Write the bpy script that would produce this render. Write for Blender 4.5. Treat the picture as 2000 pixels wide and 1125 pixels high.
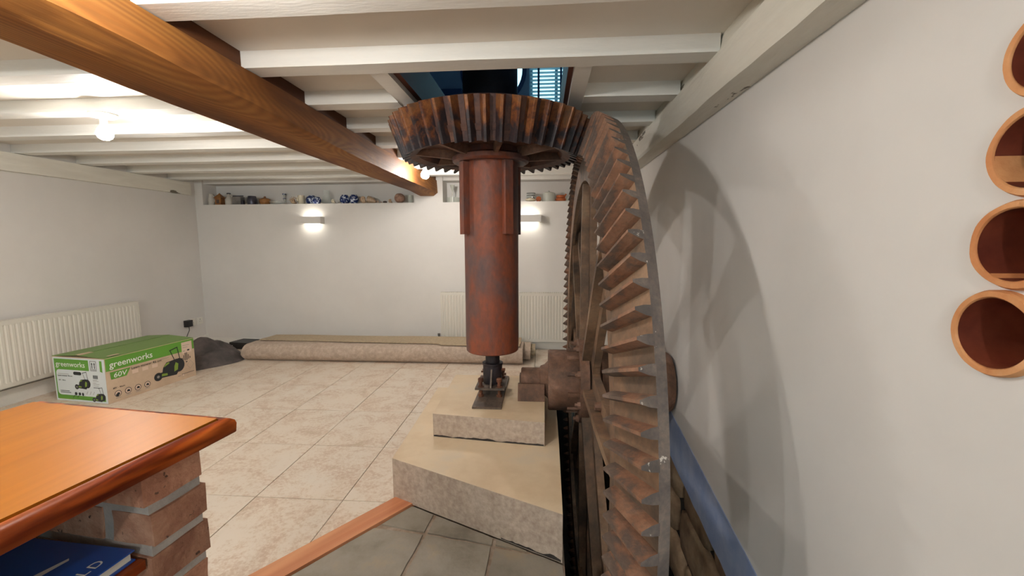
import bpy, bmesh, math, random
from math import sin, cos, pi, radians, sqrt, atan2
from mathutils import Vector, Matrix, noise

random.seed(7)
SC = bpy.context.scene
for o in list(bpy.data.objects):
    bpy.data.objects.remove(o)
COL = SC.collection

# ------------------------------------------------------------------ camera
def cam_axes(yaw, pitch, roll):
    f = Vector((-sin(yaw) * cos(pitch), cos(yaw) * cos(pitch), -sin(pitch)))
    r = Vector((cos(yaw), sin(yaw), 0))
    d = f.cross(r)
    r2 = r * cos(roll) + d * sin(roll)
    d2 = -r * sin(roll) + d * cos(roll)
    return r2, d2, f
CR, CD, CF = cam_axes(radians(4.187), radians(6.2236), radians(.2216))
cd = bpy.data.cameras.new('camera')
cam = bpy.data.objects.new('camera', cd)
COL.objects.link(cam)
cd.sensor_fit = 'HORIZONTAL'
cd.sensor_width = 36.0
cd.lens = 830.0 / 2000.0 * 36.0
cd.clip_start = 0.02
m = Matrix.Identity(4)
for i in range(3):
    m[i][0] = CR[i]; m[i][1] = -CD[i]; m[i][2] = -CF[i]
m[0][3], m[1][3], m[2][3] = 0, 0, 1.33
cam.matrix_world = m
SC.camera = cam

# ------------------------------------------------------------------ colour management, world
SC.view_settings.view_transform = 'Standard'
SC.view_settings.look = 'None'
SC.view_settings.gamma = 1.0
SC.view_settings.use_curve_mapping = False
SC.view_settings.exposure = 1.55
SC.cycles.max_bounces = 8
SC.cycles.diffuse_bounces = 5
SC.cycles.sample_clamp_indirect = 6.0
SC.cycles.caustics_reflective = False
SC.cycles.caustics_refractive = False

W = bpy.data.worlds.new('world')
SC.world = W
W.use_nodes = True
bg = W.node_tree.nodes['Background']
bg.inputs[0].default_value = (.42, .78, .92, 1)
bg.inputs[1].default_value = .95

BULB = 145.0         # emission strength of the bare bulb left of the oak beam
BULB_DIM = 150.0      # weaker bulbs right of the oak beam
BULB_FILL = 235.0    # unseen bulbs added behind the viewer to fill the room with light
SCONCE = 11.0        # emission strength of the lamps in the wall boxes

# ------------------------------------------------------------------ node helpers
def lin(c):
    if isinstance(c, str):
        c = [int(c[i:i + 2], 16) / 255 for i in (0, 2, 4)]
    return tuple((x / 12.92 if x <= .04045 else ((x + .055) / 1.055) ** 2.4) for x in c) + (1,)

MATS = {}
class NT:
    def __init__(s, name):
        s.m = bpy.data.materials.new(name); s.m.use_nodes = True
        s.t = s.m.node_tree; s.n = s.t.nodes; s.b = s.n['Principled BSDF']; s.l = s.t.links
        s._tc = None
    def node(s, t, **k):
        n = s.n.new(t)
        for a, b in k.items():
            setattr(n, a, b)
        return n
    def coord(s, scale=(1, 1, 1), which='Object', rot=(0, 0, 0), loc=(0, 0, 0)):
        tc = s.node('ShaderNodeTexCoord'); mp = s.node('ShaderNodeMapping')
        s.l.new(tc.outputs[which], mp.inputs[0])
        mp.inputs['Scale'].default_value = scale; mp.inputs['Rotation'].default_value = rot
        mp.inputs['Location'].default_value = loc
        return mp.outputs[0]
    def noise(s, vec, scale, detail=4, rough=.55, dist=0):
        n = s.node('ShaderNodeTexNoise')
        s.l.new(vec, n.inputs['Vector']); n.inputs['Scale'].default_value = scale
        n.inputs['Detail'].default_value = detail; n.inputs['Roughness'].default_value = rough
        n.inputs['Distortion'].default_value = dist
        return n.outputs['Fac']
    def ramp(s, fac, stops, const=False):
        r = s.node('ShaderNodeValToRGB')
        if fac is not None:
            s.l.new(fac, r.inputs[0])
        e = r.color_ramp.elements
        while len(e) < len(stops):
            e.new(.5)
        for i, (p, c) in enumerate(stops):
            e[i].position = p; e[i].color = lin(c) if not isinstance(c, float) else (c, c, c, 1)
        if const:
            r.color_ramp.interpolation = 'CONSTANT'
        return r.outputs[0]
    def mix(s, fac, a, b, mode='MIX'):
        n = s.node('ShaderNodeMix', data_type='RGBA', blend_type=mode)
        for sock, v in ((n.inputs[0], fac), (n.inputs[6], a), (n.inputs[7], b)):
            if isinstance(v, (int, float)):
                sock.default_value = v
            elif isinstance(v, tuple) or isinstance(v, str):
                sock.default_value = lin(v) if isinstance(v, str) else v
            else:
                s.l.new(v, sock)
        return n.outputs[2]
    def rnd(s):
        return s.node('ShaderNodeObjectInfo').outputs['Random']
    def math(s, op, a, b=0.0):
        n = s.node('ShaderNodeMath', operation=op)
        for sock, v in ((n.inputs[0], a), (n.inputs[1], b)):
            if isinstance(v, (int, float)):
                sock.default_value = v
            else:
                s.l.new(v, sock)
        return n.outputs[0]
    def color(s, c):
        if isinstance(c, (str, tuple)):
            s.b.inputs['Base Color'].default_value = lin(c) if isinstance(c, str) else c
        else:
            s.l.new(c, s.b.inputs['Base Color'])
    def rough(s, r):
        if isinstance(r, (int, float)):
            s.b.inputs['Roughness'].default_value = r
        else:
            s.l.new(r, s.b.inputs['Roughness'])
    def bump(s, h, strength=.3, dist=.01):
        n = s.node('ShaderNodeBump'); n.inputs['Strength'].default_value = strength
        n.inputs['Distance'].default_value = dist
        s.l.new(h, n.inputs['Height']); s.l.new(n.outputs[0], s.b.inputs['Normal'])

def M_plain(name, c, rough=.5, metal=0.0, spec=None, bump=None):
    if name in MATS:
        return MATS[name]
    t = NT(name); t.color(c); t.rough(rough); t.b.inputs['Metallic'].default_value = metal
    if bump:
        t.bump(t.noise(t.coord(), bump[0], 4), bump[1], .005)
    MATS[name] = t.m
    return t.m

def M_noise(name, stops, scale=5, rough=.7, bump=.3, bscale=None, detail=6, metal=0.0, vscale=(1, 1, 1), rand=0.0, bdist=.006):
    t = NT(name)
    v = t.coord(vscale)
    f = t.noise(v, scale, detail, .62)
    c = t.ramp(f, [(.5 + (p - .5) * .6, q) for p, q in stops])
    if rand:
        k = t.math('ADD', t.math('MULTIPLY', t.rnd(), 2 * rand), 1 - rand)
        hs = t.node('ShaderNodeHueSaturation'); t.l.new(c, hs.inputs['Color']); t.l.new(k, hs.inputs['Value']); c = hs.outputs[0]
    t.color(c); t.rough(rough); t.b.inputs['Metallic'].default_value = metal
    if bump:
        t.bump(t.noise(v, bscale or scale * 6, 5), bump, bdist)
    MATS[name] = t.m
    return t.m

# --- paint and plaster
M_noise('wall_paint', [(.3, 'd6d3cf'), (.7, 'dcd9d5')], 1.2, .85, .12, 14)
M_noise('joist_paint', [(.3, 'dcdbd6'), (.7, 'e8e6e0')], 2, .6, .25, 40, vscale=(.4, 2, 2))
M_noise('deck_paint', [(.3, 'd8d2c8'), (.7, 'dfd9cf')], 1.5, .8, .1, 20)
M_noise('daylight_tint', [(.3, '8e9fc6'), (.7, 'a9b5d0')], 6, .7, .2, 25)  # plaster colour carrying a painted blue daylight tint
t = NT('beam_paint')                 # rough adzed timber under thick white paint, bare dark cracks
v = t.coord((6, .9, 6)); f = t.noise(v, 3, 6, .6, .6)
v2 = t.coord((5, 1.6, 5)); g = t.noise(v2, 1.5, 5, .6)
crack = t.ramp(g, [(.0, 1.0), (.32, 1.0), (.335, 0.0), (1, 0.0)])
t.color(t.mix(crack, t.ramp(f, [(.3, 'd8d4c8'), (.7, 'e4e1d6')]), '6d6558')); t.rough(.65)
t.bump(f, .6, .012); MATS['beam_paint'] = t.m

# --- woods
def M_wood(name, dark, mid, light, axis='y', freq=60, scale=2.2, rough=.5, stretch=.12, con=.5, bump=.15, coat=0.0):
    """plain-sawn figure: contour lines of a smooth noise stretched along the grain."""
    t = NT(name)
    sc = {'y': (1, stretch, 1), 'x': (stretch, 1, 1), 'z': (1, 1, stretch)}[axis]
    v = t.coord(sc)
    f = t.noise(v, scale, 1.5, .4)
    ln = t.math('SINE', t.math('MULTIPLY', f, float(freq)))
    ln = t.math('ADD', t.math('MULTIPLY', ln, .5), .5)
    n = t.noise(v, scale * 1.3, 3, .5)
    base = t.ramp(n, [(.38, dark), (.5, mid), (.64, light)])
    c = t.mix(t.math('MULTIPLY', ln, con), base, dark)
    fv = t.coord(tuple(x if x == 1 else stretch * .25 for x in sc))
    fi = t.noise(fv, 55, 4, .6)
    c = t.mix(.4, c, t.ramp(fi, [(.35, dark), (.6, light)]), 'SOFT_LIGHT')
    t.color(c); t.rough(rough)
    t.b.inputs['Specular IOR Level'].default_value = .2
    t.b.inputs['Coat Weight'].default_value = coat; t.b.inputs['Coat Roughness'].default_value = .25
    t.bump(fi, bump, .004)
    MATS[name] = t.m
M_wood('oak', '6a4422', '986b38', 'ab8048', 'y', 330, 2.4, .65, .20, .42, .3)
M_wood('oak_dark', '55341f', '6e482c', '7c5536', 'y', 90, 2.6, .6, .2, .4, .3)
M_wood('pine_top', '8f5612', 'ab721c', 'b8802a', 'y', 90, 2.0, .40, .06, .2, .05, .0)
M_wood('pine_edge', '571e0a', 'a8561e', 'be6e2e', 'y', 34, 22, .36, .012, .62, .05, .05)
M_wood('threshold', 'ac7458', 'c48c6c', 'd4a482', 'y', 50, 5.0, .6, .06, .3, .1)

# --- iron
def M_iron(name, stops, scale=6, rand=.12, rough=.62, metal=.35, bump=.5, extra=None, vs=(1, 1, 1), grad=None):
    t = NT(name)
    v = t.coord(vs)
    sh = t.node('ShaderNodeVectorMath', operation='ADD')
    t.l.new(v, sh.inputs[0])
    cx = t.node('ShaderNodeCombineXYZ'); r = t.rnd()
    t.l.new(t.math('MULTIPLY', r, 17.0), cx.inputs[0]); t.l.new(t.math('MULTIPLY', r, 9.0), cx.inputs[1])
    t.l.new(cx.outputs[0], sh.inputs[1]); v = sh.outputs[0]
    f = t.noise(v, scale, 7, .65, .3)
    if grad:                       # grease and wear along the length of a tooth
        sx = t.node('ShaderNodeSeparateXYZ'); tcn = t.node('ShaderNodeTexCoord'); t.l.new(tcn.outputs['Object'], sx.inputs[0])
        mr = t.node('ShaderNodeMapRange'); t.l.new(sx.outputs[grad[0]], mr.inputs[0])
        mr.inputs[1].default_value = grad[1]; mr.inputs[2].default_value = grad[2]; mr.inputs[3].default_value = -grad[3]; mr.inputs[4].default_value = grad[3]
        f = t.math('ADD', f, mr.outputs[0])
    c = t.ramp(f, [(.5 + (p - .5) * .55, q) for p, q in stops])
    f2 = t.noise(v, scale * 9, 5, .6)
    c = t.mix(.35, c, t.ramp(f2, [(.3, '2a1c14'), (.7, 'b89a80')]), 'OVERLAY')
    if extra:
        f3 = t.noise(v, extra[0], 6, .7); c = t.mix(t.ramp(f3, [(0, 0.0), (extra[1], 0.0), (extra[1] + .03, 1.0), (1, 1.0)]), c, extra[2])
    k = t.math('ADD', t.math('MULTIPLY', t.rnd(), 2 * rand), 1 - rand)
    hs = t.node('ShaderNodeHueSaturation'); t.l.new(c, hs.inputs['Color']); t.l.new(k, hs.inputs['Value'])
    t.color(hs.outputs[0]); t.rough(rough); t.b.inputs['Metallic'].default_value = metal
    t.bump(f2, bump, .006)
    MATS[name] = t.m
M_iron('pit_iron', [(.25, '50443a'), (.42, '6a5848'), (.58, '806650'), (.8, '988068')], 3.5, .08, .7, .0)
M_iron('pit_tooth', [(.1, '86746a'), (.28, '66584e'), (.42, '5e5048'), (.56, '86624c'), (.75, '92705a'), (.95, '6e5e54')], 7, .08, .7, .0, .4, None, (1, 1, 1), (0, .17, .28, .13))
M_iron('pit_steel', [(.3, '64605f'), (.6, '77716f'), (.8, '8e8680')], 8, .05, .55, .0, .3, (22, .64, 'd4cec6'))
M_iron('gear_iron', [(.3, '3a2e30'), (.5, '543a34'), (.7, '6e4c3c')], 5, .08, .65, .0)
M_iron('gear_tooth', [(.2, '2b262c'), (.42, '3c3236'), (.56, '74462e'), (.72, '9c663a'), (.9, '7a5a44')], 9, .22, .5, .05, .4, None, (1, 1, 1), (2, 1.36, 1.57, .12))
M_iron('sleeve_rust', [(.22, '54464a'), (.42, '6e4e48'), (.54, '7e4a3a'), (.68, '8f4c30'), (.9, '62484a')], 4.6, .05, .55, .0, .35, (6, .70, '3a2c30'), (1, 1, .5))
M_iron('black_iron', [(.3, '1b1a20'), (.6, '2a262e'), (.8, '3a3236')], 6, .05, .5, .2, .3)
M_iron('axle_iron', [(.25, '5a463a'), (.5, '7a5c4a'), (.8, '967868')], 6, .08, .7, .0)
M_iron('bracket_iron', [(.3, '544c46'), (.55, '70645a'), (.8, '867668')], 10, .05, .55, .1, .3)
M_iron('bolt_rust', [(.3, '5a3a2a'), (.6, '7c4f38'), (.8, '93664c')], 25, .1, .7, .0)

# --- masonry
t = NT('plinth_face')
v = t.coord(); f = t.noise(v, 4, 7, .7); g = t.noise(v, 40, 4, .6)
c = t.mix(.5, t.ramp(f, [(.3, 'a08c7c'), (.55, 'b7a694'), (.75, 'c9bcae')]), t.ramp(g, [(.3, '8c7c70'), (.7, 'c8bcb0')]))
t.color(c); t.rough(.9); t.bump(g, .5, .006); MATS['plinth_face'] = t.m
M_noise('plinth_top', [(.3, 'd3bc9c'), (.6, 'decaac'), (.8, 'd8c8b0')], 3, .6, .1, 30)
M_noise('mortar', [(.3, '9f9a96'), (.7, 'b8b2ac')], 12, .95, .5, 60)
t = NT('brick')
v = t.coord(); f = t.noise(v, 9, 6, .65); g = t.noise(v, 55, 3, .6)
c = t.ramp(f, [(.38, '9c6c56'), (.5, 'b3836a'), (.6, 'c2987f')])
c = t.mix(t.ramp(g, [(0, 1.0), (.30, 1.0), (.34, 0.0), (1, 0.0)]), c, '5c4236')
k = t.math('ADD', t.math('MULTIPLY', t.rnd(), .42), .74)
hs = t.node('ShaderNodeHueSaturation'); t.l.new(c, hs.inputs['Color']); t.l.new(k, hs.inputs['Value'])
t.color(hs.outputs[0]); t.rough(.95); t.bump(g, .6, .008); MATS['brick'] = t.m
t = NT('floor_tile')
v = t.coord(); r = t.rnd()
sh = t.node('ShaderNodeVectorMath', operation='ADD'); cx = t.node('ShaderNodeCombineXYZ')
t.l.new(t.math('MULTIPLY', r, 31.0), cx.inputs[0]); t.l.new(t.math('MULTIPLY', r, 13.0), cx.inputs[2])
t.l.new(v, sh.inputs[0]); t.l.new(cx.outputs[0], sh.inputs[1])
f = t.noise(sh.outputs[0], 5.5, 6, .68, .5); g = t.noise(sh.outputs[0], 48, 6, .8)
spk = t.ramp(t.math('MULTIPLY', f, g), [(.22, 0.0), (.33, 1.0)])
base = t.mix(t.noise(sh.outputs[0], 1.7, 3), 'ded6ca', 'e2d2c0')
c = t.mix(t.math('MULTIPLY', spk, .62), base, t.ramp(f, [(.35, 'bfa277'), (.6, 'bd9d84'), (.8, 'ab9a70')]))
t.color(c); t.rough(.38); t.bump(g, .06, .004); MATS['floor_tile'] = t.m
M_noise('grout', [(.3, '8f8478'), (.7, 'a3988a')], 20, .9, .3)
M_noise('slate', [(.2, '6e675c'), (.45, '878074'), (.6, '8e877c'), (.8, '9a8c78')], 4, .6, .4, 40, 8, vscale=(1, 1, 1), rand=.10)
M_noise('slate_grout', [(.3, '8a7868'), (.7, 'a8988a')], 15, .95, .6, 60)
M_noise('pit_stone', [(.3, '2a2624'), (.6, '3c3632'), (.8, '4a423a')], 5, .95, .8, 12)
M_noise('brown_stone', [(.3, '8d745c'), (.55, 'a98d70'), (.8, 'c0a788')], 6, .9, .6, 20)
M_noise('terracotta', [(.3, 'c4804f'), (.6, 'd09562'), (.8, 'd8a478')], 9, .8, .4, 50)
M_noise('terracotta_inner', [(.3, '662c20'), (.6, '84402c'), (.8, '984e34')], 5, .5, .1, 30)
# --- furnishings
M_plain('radiator_white', 'dcd8ce', .4)
M_plain('grille_grey', '8f8b84', .6)
M_plain('white_plastic', 'e2dfd6', .35)
M_plain('black_plastic', '1b1b1e', .4)
M_noise('carpet', [(.3, 'ae9c8c'), (.6, 'bcaa9a'), (.8, 'c6b6a8')], 30, .95, .5, 220)
M_noise('carpet_back', [(.3, 'a8977f'), (.7, 'b9a78c')], 40, .95, .4, 200)
M_noise('dark_cloth', [(.3, '45403f'), (.6, '5e5553'), (.8, '6c625d')], 5, .8, .3, 60)
M_noise('kraft', [(.3, 'c0a890'), (.7, 'ccb59c')], 6, .8, .08, 60)
M_plain('box_white', 'd6dde0', .6)
M_plain('box_green', '5f9a35', .55)
M_plain('box_green_top', '6f8f4a', .5)
M_plain('ink_black', '23262a', .6)
M_plain('ink_grey', '8d8a86', .7)
M_plain('ink_lime', '7f9c3a', .6)
M_plain('ink_white', 'e6e8e4', .6)
M_plain('ink_pale', 'd8c2b0', .7)
M_plain('book_blue', '2250a6', .3)
M_plain('book_pages', 'd9d4c8', .9)
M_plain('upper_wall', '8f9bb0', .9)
M_plain('upper_trim', '33486e', .7)
M_plain('brown_stain', '5d3020', .5)
M_plain('blind_white', 'b9d3da', .5)
M_noise('foliage', [(.3, '3f6d52'), (.7, '7fae8c')], 12, .9, .5, 30)
# shelf ware
M_noise('stoneware', [(.3, 'b9b4ab'), (.7, 'cac5bb')], 9, .5, .1)
M_noise('grey_metal', [(.3, '7a7877'), (.7, '949190')], 9, .35, .1, metal=.7)
M_noise('pewter', [(.3, '3a3a44'), (.7, '5a5a66')], 9, .35, .2, metal=.6)
M_noise('brown_ware', [(.3, '7e5230'), (.7, 'a9763f')], 12, .5, .2)
M_noise('cream_ware', [(.3, 'd8ceb6'), (.7, 'e0d8c4')], 9, .4, .05)
t = NT('blue_pattern'); v = t.coord()
f = t.noise(v, 38, 3, .5)
t.color(t.ramp(f, [(.52, '1b2f66'), (.60, 'c3cfe0')])); t.rough(.25); MATS['blue_pattern'] = t.m
t = NT('shell_band'); v = t.coord((1, 1, 1))
w = t.node('ShaderNodeTexWave'); t.l.new(v, w.inputs[0]); w.inputs['Scale'].default_value = 22; w.inputs['Distortion'].default_value = 2
t.color(t.ramp(w.outputs['Fac'], [(.3, '93694f'), (.6, 'd3bfa2')])); t.rough(.4); MATS['shell_band'] = t.m
M_noise('shell_plain', [(.3, 'b09078'), (.7, 'cdb6a0')], 18, .5, .3)
M_noise('urchin', [(.3, '93705f'), (.7, 'b69482')], 30, .7, .6)
M_plain('dark_stone', '5a4a44', .6)
M_noise('rust_orange', [(.3, 'a2532c'), (.7, 'c06c3c')], 14, .7, .3)
t = NT('clear_glass'); t.color('dfeae6'); t.rough(.04); t.b.inputs['Alpha'].default_value = .14; MATS['clear_glass'] = t.m
t = NT('frosted_glass'); t.color('cfd2c8'); t.rough(.2); t.b.inputs['Alpha'].default_value = .55; MATS['frosted_glass'] = t.m
def M_emit(name, c, s):
    t = NT(name); t.color((.9, .9, .9, 1)); t.b.inputs['Emission Color'].default_value = c
    t.b.inputs['Emission Strength'].default_value = s; MATS[name] = t.m
M_emit('bulb_glow', (1.0, .955, .90, 1), BULB)
M_emit('bulb_glow_dim', (1.0, .95, .89, 1), BULB_DIM)
M_emit('bulb_glow_fill', (1.0, .96, .91, 1), BULB_FILL)
M_emit('sconce_glow', (1.0, .95, .84, 1), SCONCE)

# ------------------------------------------------------------------ mesh helpers
def mk(name, bm, mat, parent=None, smooth=False, struct=False, bevel=0.0, stuff=False, ang=35):
    if bevel:
        bmesh.ops.bevel(bm, geom=[e for e in bm.edges if e.is_manifold and e.calc_face_angle(0) > .5], offset=bevel, segments=2, affect='EDGES', profile=.5)
    bmesh.ops.recalc_face_normals(bm, faces=bm.faces)
    me = bpy.data.meshes.new(name)
    bm.to_mesh(me); bm.free()
    for x in (mat if isinstance(mat, (list, tuple)) else [mat]):
        me.materials.append(MATS[x])
    if smooth:
        for p in me.polygons:
            p.use_smooth = True
        try:
            me.set_sharp_from_angle(angle=radians(ang))
        except Exception:
            pass
    o = bpy.data.objects.new(name, me)
    COL.objects.link(o)
    if parent is not None:
        o.parent = parent
        if parent.parent is None:
            o.matrix_parent_inverse = parent.matrix_basis.inverted()
    if struct:
        o['kind'] = 'structure'
    if stuff:
        o['kind'] = 'stuff'
    return o

def inst(src, name, M, parent):
    o = bpy.data.objects.new(name, src.data)
    COL.objects.link(o)
    o.parent = parent
    if parent.parent is None:
        o.matrix_parent_inverse = parent.matrix_basis.inverted()
    o.matrix_basis = M
    return o

def thing(name, loc, label, cat, group=None, rz=0):
    e = bpy.data.objects.new(name, None)
    e.empty_display_size = .1
    COL.objects.link(e)
    e.location = loc; e.rotation_euler = (0, 0, rz)
    e.matrix_basis = Matrix.Translation(loc) @ Matrix.Rotation(rz, 4, 'Z')
    tag(e, label, cat, group)
    return e

def tag(o, label, cat, group=None):
    o['label'] = label; o['category'] = cat
    if group:
        o['group'] = group
    return o

def box(bm, x0, x1, y0, y1, z0, z1, M=None, mi=0):
    vs = [bm.verts.new(p) for p in ((x0, y0, z0), (x1, y0, z0), (x1, y1, z0), (x0, y1, z0), (x0, y0, z1), (x1, y0, z1), (x1, y1, z1), (x0, y1, z1))]
    if M is not None:
        for v in vs:
            v.co = M @ v.co
    fs = []
    for q in ((0, 3, 2, 1), (4, 5, 6, 7), (0, 1, 5, 4), (1, 2, 6, 5), (2, 3, 7, 6), (3, 0, 4, 7)):
        f = bm.faces.new([vs[i] for i in q]); f.material_index = mi; fs.append(f)
    return vs, fs

def bx(x0, x1, y0, y1, z0, z1, M=None):
    bm = bmesh.new(); box(bm, x0, x1, y0, y1, z0, z1, M); return bm

def prism(bm, poly, z0, z1, M=None, mi_top=0, mi_side=0, mi_bot=0):
    """poly: list of (x,y); extruded z0..z1 (z1 may be list)."""
    a = [bm.verts.new((x, y, z0)) for x, y in poly]
    b = [bm.verts.new((x, y, z1)) for x, y in poly]
    if M is not None:
        for v in a + b:
            v.co = M @ v.co
    n = len(poly)
    f = bm.faces.new(list(reversed(a))); f.material_index = mi_bot
    f = bm.faces.new(b); f.material_index = mi_top
    for i in range(n):
        f = bm.faces.new((a[i], a[(i + 1) % n], b[(i + 1) % n], b[i])); f.material_index = mi_side

def lathe(bm, prof, seg=48, axis='z', c=(0, 0, 0), closed=False, caps=True, mi=None, a0=0.0, M=None):
    """prof: list of (axial, radius)."""
    rings = []
    cx, cy, cz = c
    for (a, r) in prof:
        ring = []
        if r < 1e-6:
            p = Vector((0, 0, a)) if axis == 'z' else (Vector((a, 0, 0)) if axis == 'x' else Vector((0, a, 0)))
            p += Vector(c)
            if M is not None:
                p = M @ p
            ring = [bm.verts.new(p)] * seg
        else:
            for i in range(seg):
                t = a0 + 2 * pi * i / seg
                if axis == 'z':
                    p = Vector((cx + r * cos(t), cy + r * sin(t), cz + a))
                elif axis == 'x':
                    p = Vector((cx + a, cy + r * cos(t), cz + r * sin(t)))
                else:
                    p = Vector((cx + r * cos(t), cy + a, cz + r * sin(t)))
                if M is not None:
                    p = M @ p
                ring.append(bm.verts.new(p))
        rings.append(ring)
    n = len(rings)
    for k in range(n if closed else n - 1):
        A, B = rings[k], rings[(k + 1) % n]
        for i in range(seg):
            j = (i + 1) % seg
            vs = []
            for v in (A[i], A[j], B[j], B[i]):
                if v not in vs:
                    vs.append(v)
            if len(vs) > 2:
                try:
                    f = bm.faces.new(vs)
                    if mi:
                        f.material_index = mi[k]
                except ValueError:
                    pass
    if caps and not closed:
        for ring in (rings[0], rings[-1]):
            if len(set(ring)) > 2:
                try:
                    bm.faces.new(ring)
                except ValueError:
                    pass

def tube(bm, pts, r, seg=8, taper=None):
    pts = [Vector(p) for p in pts]
    prev = None
    for i, p in enumerate(pts):
        d = (pts[min(i + 1, len(pts) - 1)] - pts[max(i - 1, 0)]).normalized()
        u = d.orthogonal().normalized() if prev is None else (prevu - d * prevu.dot(d)).normalized()
        w = d.cross(u); prevu = u
        rr = r if taper is None else r * taper[i]
        ring = [bm.verts.new(p + (u * cos(2 * pi * k / seg) + w * sin(2 * pi * k / seg)) * rr) for k in range(seg)]
        if prev:
            for k in range(seg):
                bm.faces.new((prev[k], prev[(k + 1) % seg], ring[(k + 1) % seg], ring[k]))
        else:
            bm.faces.new(list(reversed(ring)))
        prev = ring
    bm.faces.new(prev)

def holed(outer, holes, to3d):
    """flat face with holes; outer, holes: loops of 2D points."""
    bm = bmesh.new()
    edges = []
    for loop in [outer] + holes:
        vs = [bm.verts.new(to3d(*p)) for p in loop]
        for i in range(len(vs)):
            edges.append(bm.edges.new((vs[i], vs[(i + 1) % len(vs)])))
    bmesh.ops.triangle_fill(bm, use_beauty=True, use_dissolve=False, edges=edges)
    return bm

def thicken(bm, vec):
    r = bmesh.ops.extrude_face_region(bm, geom=list(bm.faces))
    for v in r['geom']:
        if isinstance(v, bmesh.types.BMVert):
            v.co += Vector(vec)

def clip(poly, a, b, c):
    """keep a*x+b*y<=c"""
    out = []
    n = len(poly)
    for i in range(n):
        p, q = poly[i], poly[(i + 1) % n]
        dp, dq = a * p[0] + b * p[1] - c, a * q[0] + b * q[1] - c
        if dp <= 0:
            out.append(p)
        if (dp < 0 < dq) or (dq < 0 < dp):
            t = dp / (dp - dq); out.append((p[0] + t * (q[0] - p[0]), p[1] + t * (q[1] - p[1])))
    return out

def area(poly):
    return abs(sum(poly[i][0] * poly[(i + 1) % len(poly)][1] - poly[(i + 1) % len(poly)][0] * poly[i][1] for i in range(len(poly)))) / 2

def inset(poly, d):
    n = len(poly); s = sum(poly[i][0] * poly[(i + 1) % n][1] - poly[(i + 1) % n][0] * poly[i][1] for i in range(n))
    out = list(poly)
    sg = 1 if s > 0 else -1
    for i in range(n):
        p, q = poly[i], poly[(i + 1) % n]
        dx, dy = q[0] - p[0], q[1] - p[1]; L = sqrt(dx * dx + dy * dy)
        if L < 1e-6:
            continue
        nx, ny = dy / L * sg, -dx / L * sg     # outward
        out = clip(out, nx, ny, nx * p[0] + ny * p[1] - d)
        if len(out) < 3:
            return []
    return out

# ------------------------------------------------------------------ dimensions
XL, XR = -4.43, .80          # left and right wall faces
YB, YF = 5.204, -2.6         # back and front wall faces
ZJ, ZD = 2.08, 2.15          # joist undersides, deck underside
PX0, PX1, PY0, PY1 = .095, XR, -.6, 4.45   # wheel pit
AX, AY, AZ = -.322, 2.66, .45              # where the two gear axes meet

# ------------------------------------------------------------------ floor
fl = mk('floor', holed([(XL - .3, YF - .3), (XR + .3, YF - .3), (XR + .3, YB + .35), (XL - .3, YB + .35)],
                       [[(PX0, PY0), (PX1 + .1, PY0), (PX1 + .1, PY1), (PX0, PY1)]], lambda x, y: (x, y, -.014)), 'grout', struct=True)
bm = bmesh.new()                       # dark stone lining of the wheel pit
def quad(bm, *p):
    return bm.faces.new([bm.verts.new(q) for q in p])
zb = -1.45
quad(bm, (PX0, PY0, zb), (PX0, PY1, zb), (PX0, PY1, -.016), (PX0, PY0, -.016))
quad(bm, (PX0, PY1, zb), (PX1 + .1, PY1, zb), (PX1 + .1, PY1, -.016), (PX0, PY1, -.016))
quad(bm, (PX0, PY0, zb), (PX1 + .1, PY0, zb), (PX1 + .1, PY0, -.016), (PX0, PY0, -.016))
quad(bm, (PX0, PY0, zb), (PX1 + .1, PY0, zb), (PX1 + .1, PY1, zb), (PX0, PY1, zb))
mk('pit_lining', bm, 'pit_stone', fl)

T0 = (-.695, 2.131); T1 = (-1.164, 1.490)            # room-side edge of the threshold
tdx, tdy = T1[0] - T0[0], T1[1] - T0[1]; TL = sqrt(tdx ** 2 + tdy ** 2); tdx /= TL; tdy /= TL
tnx, tny = -tdy, tdx                                  # points to the slate side
if tnx < 0:
    tnx, tny = -tnx, -tny
tc = tnx * T0[0] + tny * T0[1]
TW = .116
xs = [-1.03 - .473 * k for k in range(-4, 9)]
ys = [1.43 + .572 * k for k in range(-7, 8)]
rt = random.Random(3)
for i in range(len(xs) - 1):
    for j in range(len(ys) - 1):
        p = [(xs[i + 1], ys[j]), (xs[i], ys[j]), (xs[i], ys[j + 1]), (xs[i + 1], ys[j + 1])]
        p = [(max(x, XL), y) for x, y in p]
        p = clip(p, tnx, tny, tc)
        p = clip(p, 1, 0, XR) if ys[j] >= PY1 - .3 else clip(p, 1, 0, PX0)
        p = clip(p, 0, 1, YB)
        if len(p) > 2 and ys[j] < PY1 < ys[j + 1] and xs[i] > PX0:
            p = clip(p, 0, -1, -PY1)
        if len(p) < 3 or area(p) < .004:
            continue
        p = inset(p, .0022)
        if len(p) < 3 or area(p) < .003 or max(q[1] for q in p) < -.2:
            continue
        bm = bmesh.new(); prism(bm, p, -.013, rt.uniform(-.0006, .0006)); mk('tile', bm, 'floor_tile', fl)
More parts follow.
